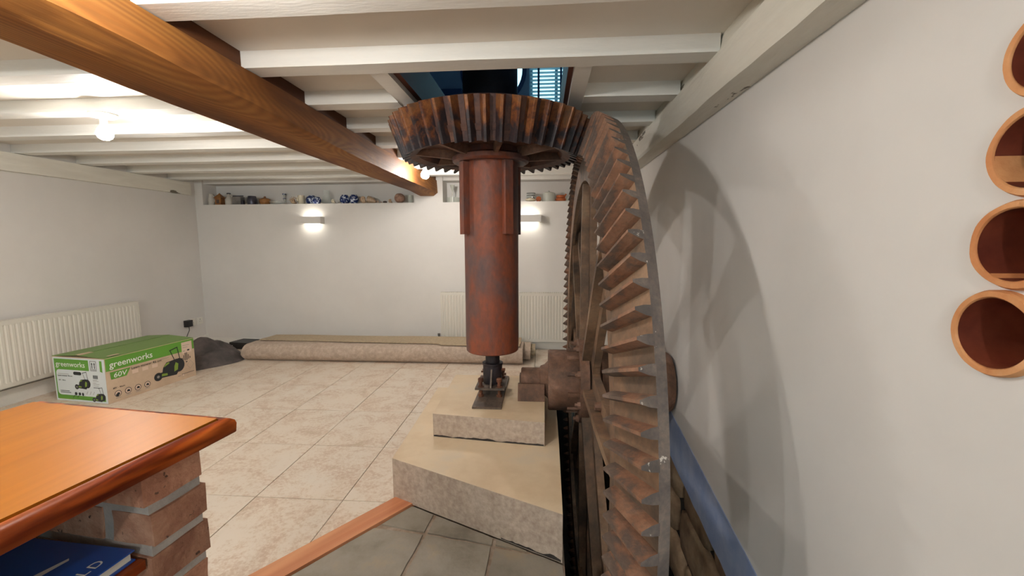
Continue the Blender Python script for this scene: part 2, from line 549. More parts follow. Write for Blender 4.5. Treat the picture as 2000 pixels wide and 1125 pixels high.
# slate flags on the near side of the threshold
blk = [(-.775, 2.042), (.085, 1.641)]
bdx, bdy = blk[1][0] - blk[0][0], blk[1][1] - blk[0][1]; bl = sqrt(bdx ** 2 + bdy ** 2)
bn = (-bdy / bl, bdx / bl); bcc = bn[0] * blk[0][0] + bn[1] * blk[0][1]
reg = [(-2.0, .2), (PX0, .2), (PX0, 2.4), (-2.0, 2.4)]
reg = clip(reg, -tnx, -tny, -(tc + TW)); reg = clip(reg, bn[0], bn[1], bcc)
def line(p, q):
    a, b = q[1] - p[1], p[0] - q[0]; L = sqrt(a * a + b * b); a /= L; b /= L
    return a, b, a * p[0] + b * p[1]
LA = line((-.514, 2.011), (-.555, 1.531)); LB = line((-.207, 1.872), (-.221, 1.554))
LC = line((-.711, 1.802), (-.527, 1.780)); LD = line((-.527, 1.780), (.0897, 1.664))
LE = line((-1.2, 1.36), (.09, 1.20)); LF = line((-1.2, .92), (.09, .80)); LG = line((-1.3, 1.78), (-1.0, .5)); LH = line((-.86, 1.9), (-.92, 1.2))
def split(ps, L):
    out = []
    for p in ps:
        for s in (1, -1):
            q = clip(p, s * L[0], s * L[1], s * L[2])
            if len(q) > 2 and area(q) > .0015:
                out.append(q)
    return out
flags = split([reg], LD)
flags = split(flags, LA); fl2 = []
for p in flags:
    cxm = sum(q[0] for q in p) / len(p)
    fl2 += split([p], LB) if cxm > -.52 else split([p], LC)
flags = split(split(fl2, LE), LF)
bm = bmesh.new(); prism(bm, inset(reg, .001), -.0135, -.006); mk('slate_bed', bm, 'slate_grout', fl)
for p in flags:
    q = inset(p, .0085)
    if len(q) > 2:
        q2 = []
        for k in range(len(q)):                       # slightly chipped outline
            a, b = q[k], q[(k + 1) % len(q)]
            L = sqrt((a[0] - b[0]) ** 2 + (a[1] - b[1]) ** 2); n = max(1, int(L / .06))
            for s in range(n):
                tt = s / n
                q2.append((a[0] + (b[0] - a[0]) * tt + rt.uniform(-.0025, .0025), a[1] + (b[1] - a[1]) * tt + rt.uniform(-.0025, .0025)))
        bm = bmesh.new(); prism(bm, q2, -.008, rt.uniform(-.001, .004)); mk('slate', bm, 'slate', fl)
# terracotta-coloured timber threshold between tiles and slate
bm = bmesh.new()
M = Matrix(((tnx, -tdx, 0, T0[0]), (tny, -tdy, 0, T0[1]), (0, 0, 1, 0), (0, 0, 0, 1)))   # local x across, local y back along the strip
prism(bm, [(0.001, -1.7), (TW - .001, -1.7), (TW - .001, -.022), (.001, -.006)], -.012, .009)
bm2 = bmesh.new()
ob = mk('threshold_board', bm, 'threshold', bevel=.004)
ob.matrix_basis = M
tag(ob, 'pinkish brown wooden threshold strip between the cream tiles and the slate', 'threshold')

# ------------------------------------------------------------------ walls
def wallmesh(name, boxes, mat='wall_paint', **k):
    bm = bmesh.new()
    for b in boxes:
        box(bm, *b)
    return mk(name, bm, mat, struct=True, **k)
NB = YB + .24                          # back of the display niches
wb = wallmesh('wall_back', [(XL - .3, XR + .3, YB, YB + .5, -.02, 1.812), (XL - .3, -4.325, YB, YB + .5, 1.812, 2.3),
                            (-1.582, -1.224, YB, YB + .5, 1.812, 2.3), (.46, XR + .3, YB, YB + .5, 1.812, 2.3),
                            (-4.325, .46, NB, YB + .5, 1.812, 2.3), (-4.325, .46, YB + .03, NB, 2.075, 2.3)])
wl = wallmesh('wall_left', [(XL - .3, XL, YF - .3, YB + .5, -.02, 2.3)])
wf = wallmesh('wall_front', [(XL - .3, -2.9, YF - .3, YF, -.02, 2.3), (-.2, XR + .6, YF - .3, YF, -.02, 2.3), (-2.9, -.2, YF - .3, YF, -.02, .75), (-2.9, -.2, YF - .3, YF, 2.0, 2.3)])
bm = bmesh.new()
for a, b, c, d in ((-2.9, -2.84, .75, 2.0), (-.26, -.2, .75, 2.0), (-2.84, -.26, .75, .81), (-2.84, -.26, 1.94, 2.0), (-1.99, -1.95, .81, 1.94), (-1.14, -1.10, .81, 1.94)):
    box(bm, a, b, YF - .20, YF - .14, c, d)
mk('window_3', bm, 'joist_paint', struct=True)
# right wall: holes for the clay pipes, ragged plaster edge above the wheel pit
PIPES = [(.792, 1.167, .0765), (.774, 1.321, .0755), (.762, 1.475, .0755), (.752, 1.627, .0750)]
def zedge(y):
    return -.11 + .133 * (y - 1.75) + .012 * noise.noise(Vector((y * 9, 0, 3)))
rag = [(y, zedge(y)) for y in [PY0 + (4.45 - PY0) * k / 60 for k in range(61)]]
outer = [(YF - .3, -.02), (PY0 - .01, -.02)] + rag + [(4.46, -.02), (YB + .4, -.02), (YB + .4, 2.3), (YF - .3, 2.3)]
bm = holed(outer, [[(cy + (r - .004) * cos(2 * pi * k / 40), cz + (r - .004) * sin(2 * pi * k / 40)) for k in range(40)] for cy, cz, r in PIPES], lambda y, z: (XR, y, z))
thicken(bm, (.12, 0, 0))
mk('wall_right', bm, 'wall_paint', struct=True)
wrb = mk('wall_right_lower', bx(XR + .085, XR + .4, PY0 - .05, 4.6, -1.45, .0), 'pit_stone', struct=True)
wrb.name = 'trim_2'
r5 = random.Random(11)                # rubble stones of the pit side
yy = .4
for row in range(3):
    yy = .3 + .13 * row
    zc = -.16 - .27 * row
    while yy < 2.9:
        w = r5.uniform(.40, .70); h = r5.uniform(.24, .27)
        bm = bmesh.new()
        bmesh.ops.create_icosphere(bm, subdivisions=2, radius=1)
        for v in bm.verts:
            c = v.co
            s = Vector([math.copysign(abs(q) ** .38, q) for q in c])
            v.co = Vector((s.x * .06, s.y * w / 2 * .93, s.z * h / 2)) + Vector((XR + .10, yy + w / 2, zc)) + c * .012 * noise.noise(c * 3 + Vector((yy, row, 0)))
        mk('stone', bm, 'brown_stone', wrb, smooth=True, ang=60)
        yy += w
# foot of the plaster, with blue daylight put into its colour
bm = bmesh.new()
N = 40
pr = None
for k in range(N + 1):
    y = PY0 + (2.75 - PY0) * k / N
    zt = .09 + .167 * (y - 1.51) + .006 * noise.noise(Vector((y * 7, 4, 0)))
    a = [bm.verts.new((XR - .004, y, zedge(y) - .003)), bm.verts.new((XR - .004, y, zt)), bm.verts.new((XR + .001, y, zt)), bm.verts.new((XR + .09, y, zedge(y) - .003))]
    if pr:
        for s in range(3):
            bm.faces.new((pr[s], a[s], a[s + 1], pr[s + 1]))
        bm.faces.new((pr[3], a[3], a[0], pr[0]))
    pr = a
o = mk('baseboard_right', bm, 'daylight_tint', struct=True)

# skirtings and wall plates
mk('baseboard_left', bx(XL, XL + .018, YF, YB, 0, .13), 'joist_paint', struct=True, bevel=.004)
mk('baseboard_back', bx(XL + .02, XR, YB - .016, YB, 0, .085), 'joist_paint', struct=True, bevel=.004)
bm = bmesh.new()
NN = 30
pr = None
for k in range(NN + 1):                # rough whitewashed bearer on the left wall
    y = YF + (5.09 - YF) * k / NN
    j = lambda s: .007 * noise.noise(Vector((y * 2.3, s, 1)))
    a = [bm.verts.new(p) for p in ((XL, y, 1.925 + j(1)), (XL + .055 + j(2), y, 1.925 + j(1)), (XL + .05 + j(3), y, 2.075), (XL, y, 2.075))]
    if pr:
        for s in range(4):
            bm.faces.new((pr[s], pr[(s + 1) % 4], a[(s + 1) % 4], a[s]))
    else:
        bm.faces.new(a)
    pr = a
bm.faces.new(list(reversed(pr)))
mk('trim_1', bm, 'beam_paint', struct=True)

# ------------------------------------------------------------------ ceiling, joists, beams
OX0, OX1, OY0, OY1 = -.70, .135, 1.99, 3.30      # hatch the upright shaft passes through
bm = holed([(XL - .3, YF - .3), (XR + .3, YF - .3), (XR + .3, YB + .5), (XL - .3, YB + .5)],
           [[(OX0, OY0), (OX1, OY0), (OX1, OY1), (OX0, OY1)]], lambda x, y: (x, y, ZD))
thicken(bm, (0, 0, .16))
ce = mk('ceiling', bm, 'deck_paint', struct=True)
JY = [1.84 + .4975 * k for k in range(-8, 7)]
rj = random.Random(5)
def joist(x0, x1, y, w=.105, z0=None):
    n = max(2, int((x1 - x0) / .25)); bm = bmesh.new(); pr = None
    s0 = rj.uniform(0, 50)
    for k in range(n + 1):
        x = x0 + (x1 - x0) * k / n
        d = lambda q: .003 * noise.noise(Vector((x * 1.7, q, s0)))
        zz = ZJ + (z0 or 0)
        a = [bm.verts.new(p) for p in ((x, y + d(1), zz + d(2)), (x, y + w + d(3), zz + d(4)), (x, y + w + d(5), ZD + .002), (x, y + d(6), ZD + .002))]
        if pr:
            for s in range(4):
                bm.faces.new((pr[s], pr[(s + 1) % 4], a[(s + 1) % 4], a[s]))
        else:
            bm.faces.new(a)
        pr = a
    bm.faces.new(list(reversed(pr)))
    mk('joist', bm, 'joist_paint', ce, bevel=.006)
for y in JY:
    if y > YB - .3:
        joist(XL, -1.49, 5.09, .11); joist(-1.31, XR, 5.09, .11); continue
    joist(XL + .002, -1.49, y)
    if OY0 - .2 < y < OY1 and y > 1.9:
        joist(-1.31, OX0 - .085, y); joist(OX1 + .075, .70, y)
    else:
        joist(-1.31, .70, y)
joist(OX0 - .085, OX1 + .075, OY1 + .0, .08)
for a, b in ((OX0 - .085, OX0), (OX1, OX1 + .075)):
    mk('trimmer', bx(a, b, 1.946, OY1 - .001, ZJ + .004, ZD + .001), 'joist_paint', ce, bevel=.004)
bm = bmesh.new()                                   # brown stained lining of the hatch
box(bm, OX0 + .001, OX0 + .03, 1.99, OY1, ZJ + .03, 2.32); box(bm, OX1 - .025, OX1 - .001, 1.99, OY1, ZJ + .03, 2.32)
box(bm, OX0 + .03, OX1 - .025, OY1 - .03, OY1 - .001, ZJ + .03, 2.32)
mk('hatch_lining', bm, 'brown_stain', ce)

# oak beam
def ipl(tab, y):
    for (a, va), (b, vb) in zip(tab, tab[1:]):
        if y <= b:
            t = max(0, (y - a) / (b - a)); return [p + (q - p) * t for p, q in zip(va, vb)]
    return tab[-1][1]
# y: bottom-left x, bottom-right x, chamfer foot z on the right face, right face x
OAK = [(-2.6, (-1.555, -1.36, 1.95, -1.272)), (1.2, (-1.556, -1.355, 1.947, -1.272)), (1.9, (-1.568, -1.345, 1.938, -1.276)), (2.8, (-1.574, -1.318, 1.915, -1.283)),
       (3.8, (-1.55, -1.315, 1.915, -1.288)), (5.06, (-1.51, -1.335, 1.925, -1.29)), (5.4, (-1.505, -1.335, 1.93, -1.29))]
bm = bmesh.new(); pr = None
NO = 90
for k in range(NO + 1):
    y = -2.6 + (YB + .02 + 2.6) * k / NO
    xl, xr, zc, xf = ipl(OAK, y)
    d = lambda q, s=.006: s * noise.noise(Vector((y * 2.1, q, 8))) + s * .4 * noise.noise(Vector((y * 9, q, 2)))
    zbm = 1.908 - (.018 if y > 4.8 else 0) * min(1, (y - 4.8) / .3 if y > 4.8 else 0)
    a = [bm.verts.new(p) for p in ((xl - .003, y, 2.085), (xl - .002 + d(1), y, zbm + .012), (xl + .012 + d(1), y, zbm + d(2, .003)), (xr + d(3, .012), y, zbm + d(4, .004)),
                                   (xf + .004 + d(5, .004), y, zc + d(6, .012)), (xf + d(7, .005), y, 2.0), (xf - .005 + d(8), y, 2.075), (xf - .03, y, 2.085))]
    n = len(a)
    if pr:
        for s in range(n):
            bm.faces.new((pr[s], pr[(s + 1) % n], a[(s + 1) % n], a[s]))
    else:
        bm.faces.new(a)
    pr = a
bm.faces.new(list(reversed(pr)))
oak = mk('oak_beam', bm, 'oak', smooth=True, ang=25)
tag(oak, 'heavy bare oak beam under the joists, running to the back wall', 'beam')
bm = bmesh.new()
box(bm, -1.52, -1.305, YF, YB, 2.08, ZD)
mk('infill_board', bm, 'oak_dark', oak)
# whitewashed beam along the right wall
bm = bmesh.new(); pr = None
for k in range(NO + 1):
    y = YF + (YB - YF) * k / NO
    d = lambda q, s=.008: s * noise.noise(Vector((y * 1.9, q, 21))) + s * .5 * noise.noise(Vector((y * 8, q, 5)))
    ch = .03 if y > 1.9 else .03 + .05 * min(1, (1.9 - y) / .5)
    a = [bm.verts.new(p) for p in ((XR - .001, y, 1.923), (.693 + d(1), y, 1.921 + d(2, .003)), (.682 + d(3), y, 1.921 + ch * .5 + d(4, .004)), (.676 + d(5, .006), y, 1.921 + ch + .03),
                                   (.672 + d(6, .004), y, 2.06), (.70, y, 2.085), (.712, y, ZD + .001), (XR - .001, y, ZD + .001))]
    n = len(a)
    if pr:
        for s in range(n):
            bm.faces.new((pr[s], pr[(s + 1) % n], a[(s + 1) % n], a[s]))
    else:
        bm.faces.new(a)
    pr = a
bm.faces.new(list(reversed(pr)))
tag(mk('painted_beam', bm, 'beam_paint', smooth=True, ang=22), 'white painted rough beam with dark cracks along the top of the right wall', 'beam')

# ------------------------------------------------------------------ room above, seen through the hatch
bm = holed([(-2.6, 2.31), (1.6, 2.31), (1.6, 4.4), (-2.6, 4.4)],
           [[(-.17, 2.55), (.36, 2.55), (.36, 3.75), (-.17, 3.75)], [(-.59 + .36 * cos(2 * pi * k / 32), 3.32 + .36 * sin(2 * pi * k / 32)) for k in range(32)]], lambda x, z: (x, YB, z))
thicken(bm, (0, .25, 0))
up = mk('wall_upper_back', bm, 'upper_wall', struct=True); up.name = 'wall_upper_back'
bm = bmesh.new()
box(bm, -2.7, -2.6, .0, YB + .25, 2.31, 4.4); box(bm, 1.6, 1.7, .0, YB + .25, 2.31, 4.4); box(bm, -2.7, 1.7, -.1, 0, 2.31, 4.4)
mk('wall_upper_side', bm, 'upper_wall', struct=True)
mk('ceiling_upper', bx(-2.7, 1.7, -.1, YB + .25, 4.4, 4.5), 'upper_wall', struct=True)
bm = bmesh.new(); box(bm, -1.75, -1.47, YB - .05, YB, 2.4, 4.4); box(bm, -1.47, -.96, YB - .05, YB, 2.4, 3.12)
mk('trim_3', bm, 'upper_trim', struct=True)
wn = bpy.data.objects.new('window_1', None); COL.objects.link(wn); wn.location = (.095, YB, 2.55); wn.matrix_basis = Matrix.Translation((.095, YB, 2.55)); wn['kind'] = 'structure'
bm = bmesh.new()
for b in ((-.17, -.13), (.32, .36)):
    box(bm, b[0], b[1], YB + .05, YB + .11, 2.55, 3.75)
box(bm, -.13, .32, YB + .05, YB + .11, 2.55, 2.6); box(bm, -.13, .32, YB + .05, YB + .11, 3.7, 3.75); box(bm, .13, .165, YB + .05, YB + .11, 2.6, 3.7)
mk('window_frame', bm, 'blind_white', wn)
mk('pane', bx(-.13, .32, YB + .075, YB + .079, 2.6, 3.7), 'clear_glass', wn)
z = 2.62
while z < 3.7:
    bm = bmesh.new(); box(bm, -.16, .35, -.016, .016, -.0012, .0012, Matrix.Translation((0, YB + .02, z)) @ Matrix.Rotation(radians(-22), 4, 'X')); mk('blind_slat', bm, 'blind_white', wn); z += .042
for x in (-.06, .20, .30):
    mk('blind_tape', bx(x - .012, x + .012, YB - .0, YB + .001, 2.6, 3.7), 'upper_trim', wn)
w2 = bpy.data.objects.new('window_2', None); COL.objects.link(w2); w2.location = (-.59, YB, 3.32); w2.matrix_basis = Matrix.Translation((-.59, YB, 3.32)); w2['kind'] = 'structure'
bm = bmesh.new(); lathe(bm, [(-.01, .34), (-.01, .39), (.03, .39), (.03, .34)], 40, 'y', (-.59, YB, 3.32), closed=True); mk('window_frame', bm, 'upper_trim', w2, smooth=True)
bm = bmesh.new(); lathe(bm, [(.02, .001), (.02, .35), (.024, .35), (.024, .001)], 40, 'y', (-.59, YB, 3.32)); mk('pane', bm, 'clear_glass', w2)

# ------------------------------------------------------------------ pit wheel
WC = Vector((0, AY, AZ))
pw = thing('pit_wheel', (.3, AY, AZ), 'huge rusty iron toothed wheel standing upright in its slot beside the right wall', 'gear wheel')
B = (.35, 1.55); L = sqrt((B[0] - AX) ** 2 + B[1] ** 2); PD = ((B[0] - AX) / L, B[1] / L); PN = (-PD[1], PD[0])
def P2(h, k=1.0):
    x, r = B[0] + PN[0] * h, B[1] + PN[1] * h
    return (AX + (x - AX) * k, r * k)
HR, HT, KS = .038, .088, .87
NT_P = 115
prof = [P2(0), P2(HR), P2(HR, KS), (.236, 1.31), (.236, 1.235), (.262, 1.235), (.268, 1.31), P2(-.01, KS + .02), (.315, 1.42), (.352, 1.505)]
bm = bmesh.new(); lathe(bm, prof, 230, 'x', WC, closed=True, mi=[1, 0, 0, 0, 0, 0, 0, 0, 0, 1])
mk('rim', bm, ['pit_iron', 'pit_steel'], pw, smooth=True, ang=25)
pit = 2 * pi / NT_P
def tooth_bm(ends, half, mirror):
    """ends: list of profile sections: (list of (height), scale)."""
    return None
bm = bmesh.new()
secs = []
for k in (1.0, KS):
    ring = []
    w = 2 * pi * B[1] * k / NT_P
    kt = 1 if k == 1.0 else .86
    for (h, tw) in ((HR - .004, .215), (HR + .022 * kt, .18), (HT - .006, .105), (HT + .006, .06)):
        ring.append((h, tw))
    pts = []
    for h, tw in ring:
        hh = h if k == 1.0 else HR + (h - HR) * .9
        x, r = P2(hh, k); pts.append((x, tw * w, r))
    for h, tw in reversed(ring):
        hh = h if k == 1.0 else HR + (h - HR) * .9
        x, r = P2(hh, k); pts.append((x, -tw * w, r))
    secs.append([bm.verts.new(p) for p in pts])
f = bm.faces.new(secs[0]); f.material_index = 1
bm.faces.new(list(reversed(secs[1])))
n = len(secs[0])
for i in range(n):
    bm.faces.new((secs[0][i], secs[1][i], secs[1][(i + 1) % n], secs[0][(i + 1) % n]))
t0 = mk('tooth', bm, ['pit_tooth', 'pit_steel'], pw, bevel=.002)
PH0 = radians(70.55) - pit * 22
rtt = random.Random(9)
for k in range(NT_P):
    M = Matrix.Translation(WC) @ Matrix.Rotation(PH0 + k * pit + rtt.uniform(-.0008, .0008), 4, 'X')
    if k == 0:
        t0.matrix_basis = M
    else:
        inst(t0, 'tooth', M, pw)
# arms with ribs
def arm_bm():
    bm = bmesh.new()
    pts = [(.17, .15), (.32, .105), (.6, .085), (.95, .085), (1.15, .10), (1.26, .13)]
    poly = [(-w, r) for r, w in pts] + [(w, r) for r, w in reversed(pts)]
    a = [bm.verts.new((.285, y, r)) for y, r in poly]; b = [bm.verts.new((.325, y, r)) for y, r in poly]
    n = len(poly)
    bm.faces.new(a); bm.faces.new(list(reversed(b)))
    for i in range(n):
        bm.faces.new((a[i], b[i], b[(i + 1) % n], a[(i + 1) % n]))
    return bm
def rib_bm():
    bm = bmesh.new()
    pts = [(.20, .232), (.30, .234), (.6, .236), (.95, .238), (1.22, .244), (1.30, .255)]
    poly = [(x, r) for r, x in pts] + [(.287, r) for r, x in reversed(pts)]
    a = [bm.verts.new((x, -.019, r)) for x, r in poly]; b = [bm.verts.new((x, .019, r)) for x, r in poly]
    n = len(poly)
    bm.faces.new(a); bm.faces.new(list(reversed(b)))
    for i in range(n):
        bm.faces.new((a[i], b[i], b[(i + 1) % n], a[(i + 1) % n]))
    return bm
def boss_bm():
    bm = bmesh.new(); box(bm, .352, .372, -.10, .10, 1.36, 1.47); box(bm, .30, .372, -.06, .06, 1.26, 1.36)
    return bm
a0 = mk('arm', arm_bm(), 'pit_iron', pw, bevel=.005); rb0 = mk('rib', rib_bm(), 'pit_iron', a0, bevel=.004); bo0 = mk('boss', boss_bm(), 'pit_iron', a0, bevel=.012)
for k in range(8):
    M = Matrix.Translation(WC) @ Matrix.Rotation(radians(-2.5 + 45 * k), 4, 'X')
    if k == 0:
        a0.matrix_basis = M
    else:
        ar = inst(a0, 'arm', M, pw); inst(rb0, 'rib', Matrix.Identity(4), ar); inst(bo0, 'boss', Matrix.Identity(4), ar)
bm = bmesh.new()
lathe(bm, [(.035, .10), (.035, .185), (.045, .19), (.215, .19), (.222, .188)], 56, 'x', WC)
mk('hub', bm, 'axle_iron', pw, smooth=True, ang=30)
bm = bmesh.new()
lathe(bm, [(.222, .1), (.222, .262), (.275, .262), (.275, .21), (.345, .21), (.352, .23), (.36, .225), (.62, .213), (.74, .205), (.785, .18), (.79, .1)], 56, 'x', WC)
mk('hub', bm, 'axle_iron', pw, smooth=True, ang=40)
bm = bmesh.new()
lathe(bm, [(-.137, .0), (-.137, .068), (-.131, .074), (-.02, .075), (-.012, .088), (.01, .095), (.035, .12)], 40, 'x', WC)
mk('axle', bm, 'axle_iron', pw, smooth=True, ang=40)
bm = bmesh.new(); box(bm, .150, .224, -.203, -.178, -.012, .012)
wdg = mk('wedge', bm, 'axle_iron', pw, bevel=.004)
for k, a in enumerate((-28, 8, 45, 80, 115, 150, 190, 230, 270, 300)):
    M = Matrix.Translation(WC) @ Matrix.Rotation(radians(a), 4, 'X')
    if k == 0:
        wdg.matrix_basis = M
    else:
        inst(wdg, 'wedge', M, pw)
bm = bmesh.new(); lathe(bm, [(.205, .0), (.205, .021), (.237, .024), (.237, .0)], 6, 'x', (0, 0, .236)); lathe(bm, [(.188, .0), (.190, .011), (.205, .011)], 10, 'x', (0, 0, .236))
bt = mk('bolt', bm, 'axle_iron', pw)
for k in range(8):
    M = Matrix.Translation(WC) @ Matrix.Rotation(radians(20 + 45 * k), 4, 'X')
    if k == 0:
        bt.matrix_basis = M
    else:
        inst(bt, 'bolt', M, pw)
bm = bmesh.new(); lathe(bm, [(.255, .0), (.257, .02), (.288, .025), (.288, .0)], 8, 'x', (0, .045, .62)); ob = mk('bolt', bm, 'axle_iron', pw)
ob.matrix_basis = Matrix.Translation(WC) @ Matrix.Rotation(radians(87.5), 4, 'X')

# ------------------------------------------------------------------ upright shaft with its bevel gear and sleeve
SCN = Vector((AX, AY, AZ))
us = thing('upright_shaft', (AX, AY, .36), 'upright iron shaft in a rust red sleeve, with a horizontal toothed gear near the ceiling', 'gear shaft')
TR, TZ = .602, 1.568                 # tooth tip radius and height (from the apex) at the large end
Lw = sqrt(TR ** 2 + TZ ** 2); WP = (TR / Lw, TZ / Lw); WN = (WP[1], -WP[0])    # (r, z): along the cone, outward
def W2(h, k=1.0):
    r, z = TR - WN[0] * h, TZ - WN[1] * h
    return (r * k, z * k)
WT, WK, HB = 44, .872, .054
rL, zL = W2(HB); rS, zS = W2(HB, WK); rLi, zLi = W2(HB + .05); rSi, zSi = W2(HB + .055, WK)
bm = bmesh.new()
lathe(bm, [(zL, rL), (zS, rS), (zSi - .004, rSi), (zSi + .03, rSi - .02), (zLi + .004, rLi - .01)], 132, 'z', SCN, closed=True)
mk('rim', bm, 'gear_iron', us, smooth=True, ang=25)
bm = bmesh.new(); secs = []
for k in (1.0, WK):
    w = 2 * pi * TR * k / WT; pts = []
    ring = ((HB + .004, .30), (HB * .55, .19), (.006, .115), (.0, .08))
    for h, tw in ring:
        r, z = W2(h, k); pts.append((r, tw * w, z))
    for h, tw in reversed(ring):
        r, z = W2(h, k); pts.append((r, -tw * w, z))
    secs.append([bm.verts.new(p) for p in pts])
bm.faces.new(secs[0]); bm.faces.new(list(reversed(secs[1]))); n = len(secs[0])
for i in range(n):
    bm.faces.new((secs[0][i], secs[1][i], secs[1][(i + 1) % n], secs[0][(i + 1) % n]))
w0 = mk('tooth', bm, 'gear_tooth', us)
for k in range(WT):
    M = Matrix.Translation(SCN) @ Matrix.Rotation(2 * pi * (k + .5) / WT, 4, 'Z')
    if k == 0:
        w0.matrix_basis = M
    else:
        inst(w0, 'tooth', M, us)
bm = bmesh.new()                     # web and hub
lathe(bm, [(1.43, .18), (1.43, .50), (1.46, .515), (1.46, .18)], 96, 'z', SCN, closed=True)
mk('web', bm, 'gear_iron', us, smooth=True, ang=30)
bm = bmesh.new()
lathe(bm, [(1.355, .17), (1.352, .215), (1.362, .232), (1.385, .236), (1.40, .21), (1.43, .20), (1.60, .20), (1.60, .15)], 64, 'z', SCN)
mk('flange', bm, 'sleeve_rust', us, smooth=True, ang=30)
bm = bmesh.new()
a = [(.19, 1.372), (.47, 1.395), (.49, 1.435), (.19, 1.435)]
p0 = [bm.verts.new((x, -.011, z)) for x, z in a]; p1 = [bm.verts.new((x, .011, z)) for x, z in a]
bm.faces.new(p0); bm.faces.new(list(reversed(p1)))
for i in range(4):
    bm.faces.new((p0[i], p1[i], p1[(i + 1) % 4], p0[(i + 1) % 4]))
s0 = mk('spoke_rib', bm, 'axle_iron', us)
for k in range(8):
    M = Matrix.Translation(SCN) @ Matrix.Rotation(radians(14 + 45 * k), 4, 'Z')
    if k == 0:
        s0.matrix_basis = M
    else:
        inst(s0, 'spoke_rib', M, us)
bm = bmesh.new()
lathe(bm, [(.64, .05), (.64, .160), (.646, .166), (.70, .168), (1.37, .168), (1.81, .166)], 64, 'z', (AX, AY, 0))
mk('sleeve', bm, 'sleeve_rust', us, smooth=True, ang=40)
bm = bmesh.new(); box(bm, .155, .205, -.026, .026, 1.375, 1.80)
k0 = mk('key_bar', bm, 'sleeve_rust', us, bevel=.003)
for k in range(4):
    M = Matrix.Translation((AX, AY, 0)) @ Matrix.Rotation(radians(-52 + 90 * k), 4, 'Z')
    if k == 0:
        k0.matrix_basis = M
    else:
        inst(k0, 'key_bar', M, us)
bm = bmesh.new(); lathe(bm, [(.40, .044), (.66, .046)], 32, 'z', (AX, AY, 0)); mk('shaft', bm, 'black_iron', us, smooth=True)
bm = bmesh.new(); lathe(bm, [(1.95, .165), (4.35, .165)], 40, 'z', (AX, AY, 0)); mk('shaft', bm, 'black_iron', us, smooth=True)

# footstep bearing the shaft turns in
fb = thing('footstep_bearing', (AX, AY, .353), 'bolted grey steel foot bearing under the upright shaft, on the concrete block', 'bearing')
ZT = .353
mk('base_plate', bx(-.414, -.242, 2.385, 2.975, ZT, ZT + .012), 'bracket_iron', fb, bevel=.002)
mk('saddle_plate', bx(-.419, -.237, 2.53, 2.79, ZT + .062, ZT + .074), 'bracket_iron', fb, bevel=.002)
bm = bmesh.new(); lathe(bm, [(ZT + .074, .062), (ZT + .19, .062), (ZT + .193, .066), (ZT + .205, .066), (ZT + .207, .046)], 40, 'z', (AX, AY, 0)); mk('collar', bm, 'black_iron', fb, smooth=True, ang=30)
bm = bmesh.new()
for s in (-1, 1):
    p = [(-.005, s * .055), (.005, s * .055)]
    q = [bm.verts.new((AX + x, AY + yv, zv)) for x in (-.005, .005) for (yv, zv) in ((s * .055, ZT + .074), (s * .125, ZT + .074), (s * .055, ZT + .185))]
    bm.faces.new((q[0], q[1], q[2])); bm.faces.new((q[3], q[5], q[4]))
    for i in range(3):
        bm.faces.new((q[i], q[3 + i], q[3 + (i + 1) % 3], q[(i + 1) % 3]))
mk('gusset', bm, 'bracket_iron', fb)
bb = None
for (x, y) in ((-.386, 2.56), (-.270, 2.56), (-.386, 2.76), (-.270, 2.76)):
    if bb is None:
        bm = bmesh.new()
        lathe(bm, [(.012, .018), (.026, .018), (.026, .0105), (.062, .0105)], 6, 'z')
        lathe(bm, [(.0745, .020), (.080, .020), (.080, .011), (.107, .011), (.107, .017), (.126, .018), (.131, .013)], 12, 'z')
        bb = mk('bolt', bm, 'bolt_rust', fb); bb.matrix_basis = Matrix.Translation((x, y, ZT))
    else:
        inst(bb, 'bolt', Matrix.Translation((x, y, ZT)), fb)
bm = bmesh.new(); tube(bm, [(AX + .06, AY - .01, ZT + .16), (AX + .082, AY - .01, ZT + .16)], .010, 6); tube(bm, [(AX + .06, AY + .02, ZT + .12), (AX + .085, AY + .02, ZT + .12)], .009, 6); tube(bm, [(AX - .06, AY, ZT + .14), (AX - .075, AY, ZT + .14)], .007, 6)
mk('set_screw', bm, 'bolt_rust', fb)
# half bearing under the wheel axle
bm = bmesh.new()
poly = []
for k in range(13):
    a = pi + pi * k / 12
    poly.append((AY + .0775 * cos(a), AZ + .0775 * sin(a)))
poly = [(AY - .115, AZ + .005)] + poly + [(AY + .115, AZ + .005), (AY + .14, ZT + .001), (AY - .14, ZT + .001)]
av = [bm.verts.new((-.152, y, z)) for y, z in poly]; bv = [bm.verts.new((.012, y, z)) for y, z in poly]
bm.faces.new(av); bm.faces.new(list(reversed(bv)))
for i in range(len(poly)):
    j = (i + 1) % len(poly); bm.faces.new((av[i], bv[i], bv[j], av[j]))
tag(mk('axle_bearing', bm, 'axle_iron'), 'rusty iron half bearing carrying the pit wheel axle at the edge of the concrete block', 'bearing')

# ------------------------------------------------------------------ concrete plinth
def slabby(name, poly, z0, z1, label, sd):
    bm = bmesh.new(); prism(bm, poly, z0, z1, mi_top=1)
    o = mk(name, bm, ['plinth_face', 'plinth_top'], bevel=.006)
    return tag(o, label, 'plinth')
slabby('concrete_plinth', [(-.775, 2.042), (.085, 1.641), (.092, 2.24), (.094, 3.12), (-.80, 3.12)], .001, .217, 'wide lower concrete slab with a slanting front edge, beside the slate', 1)
slabby('concrete_block', [(-.626, 2.302), (.012, 2.221), (.014, 3.02), (-.641, 3.02)], .2175, .3525, 'smaller upper concrete block under the shaft bearing, standing on the lower slab', 2)

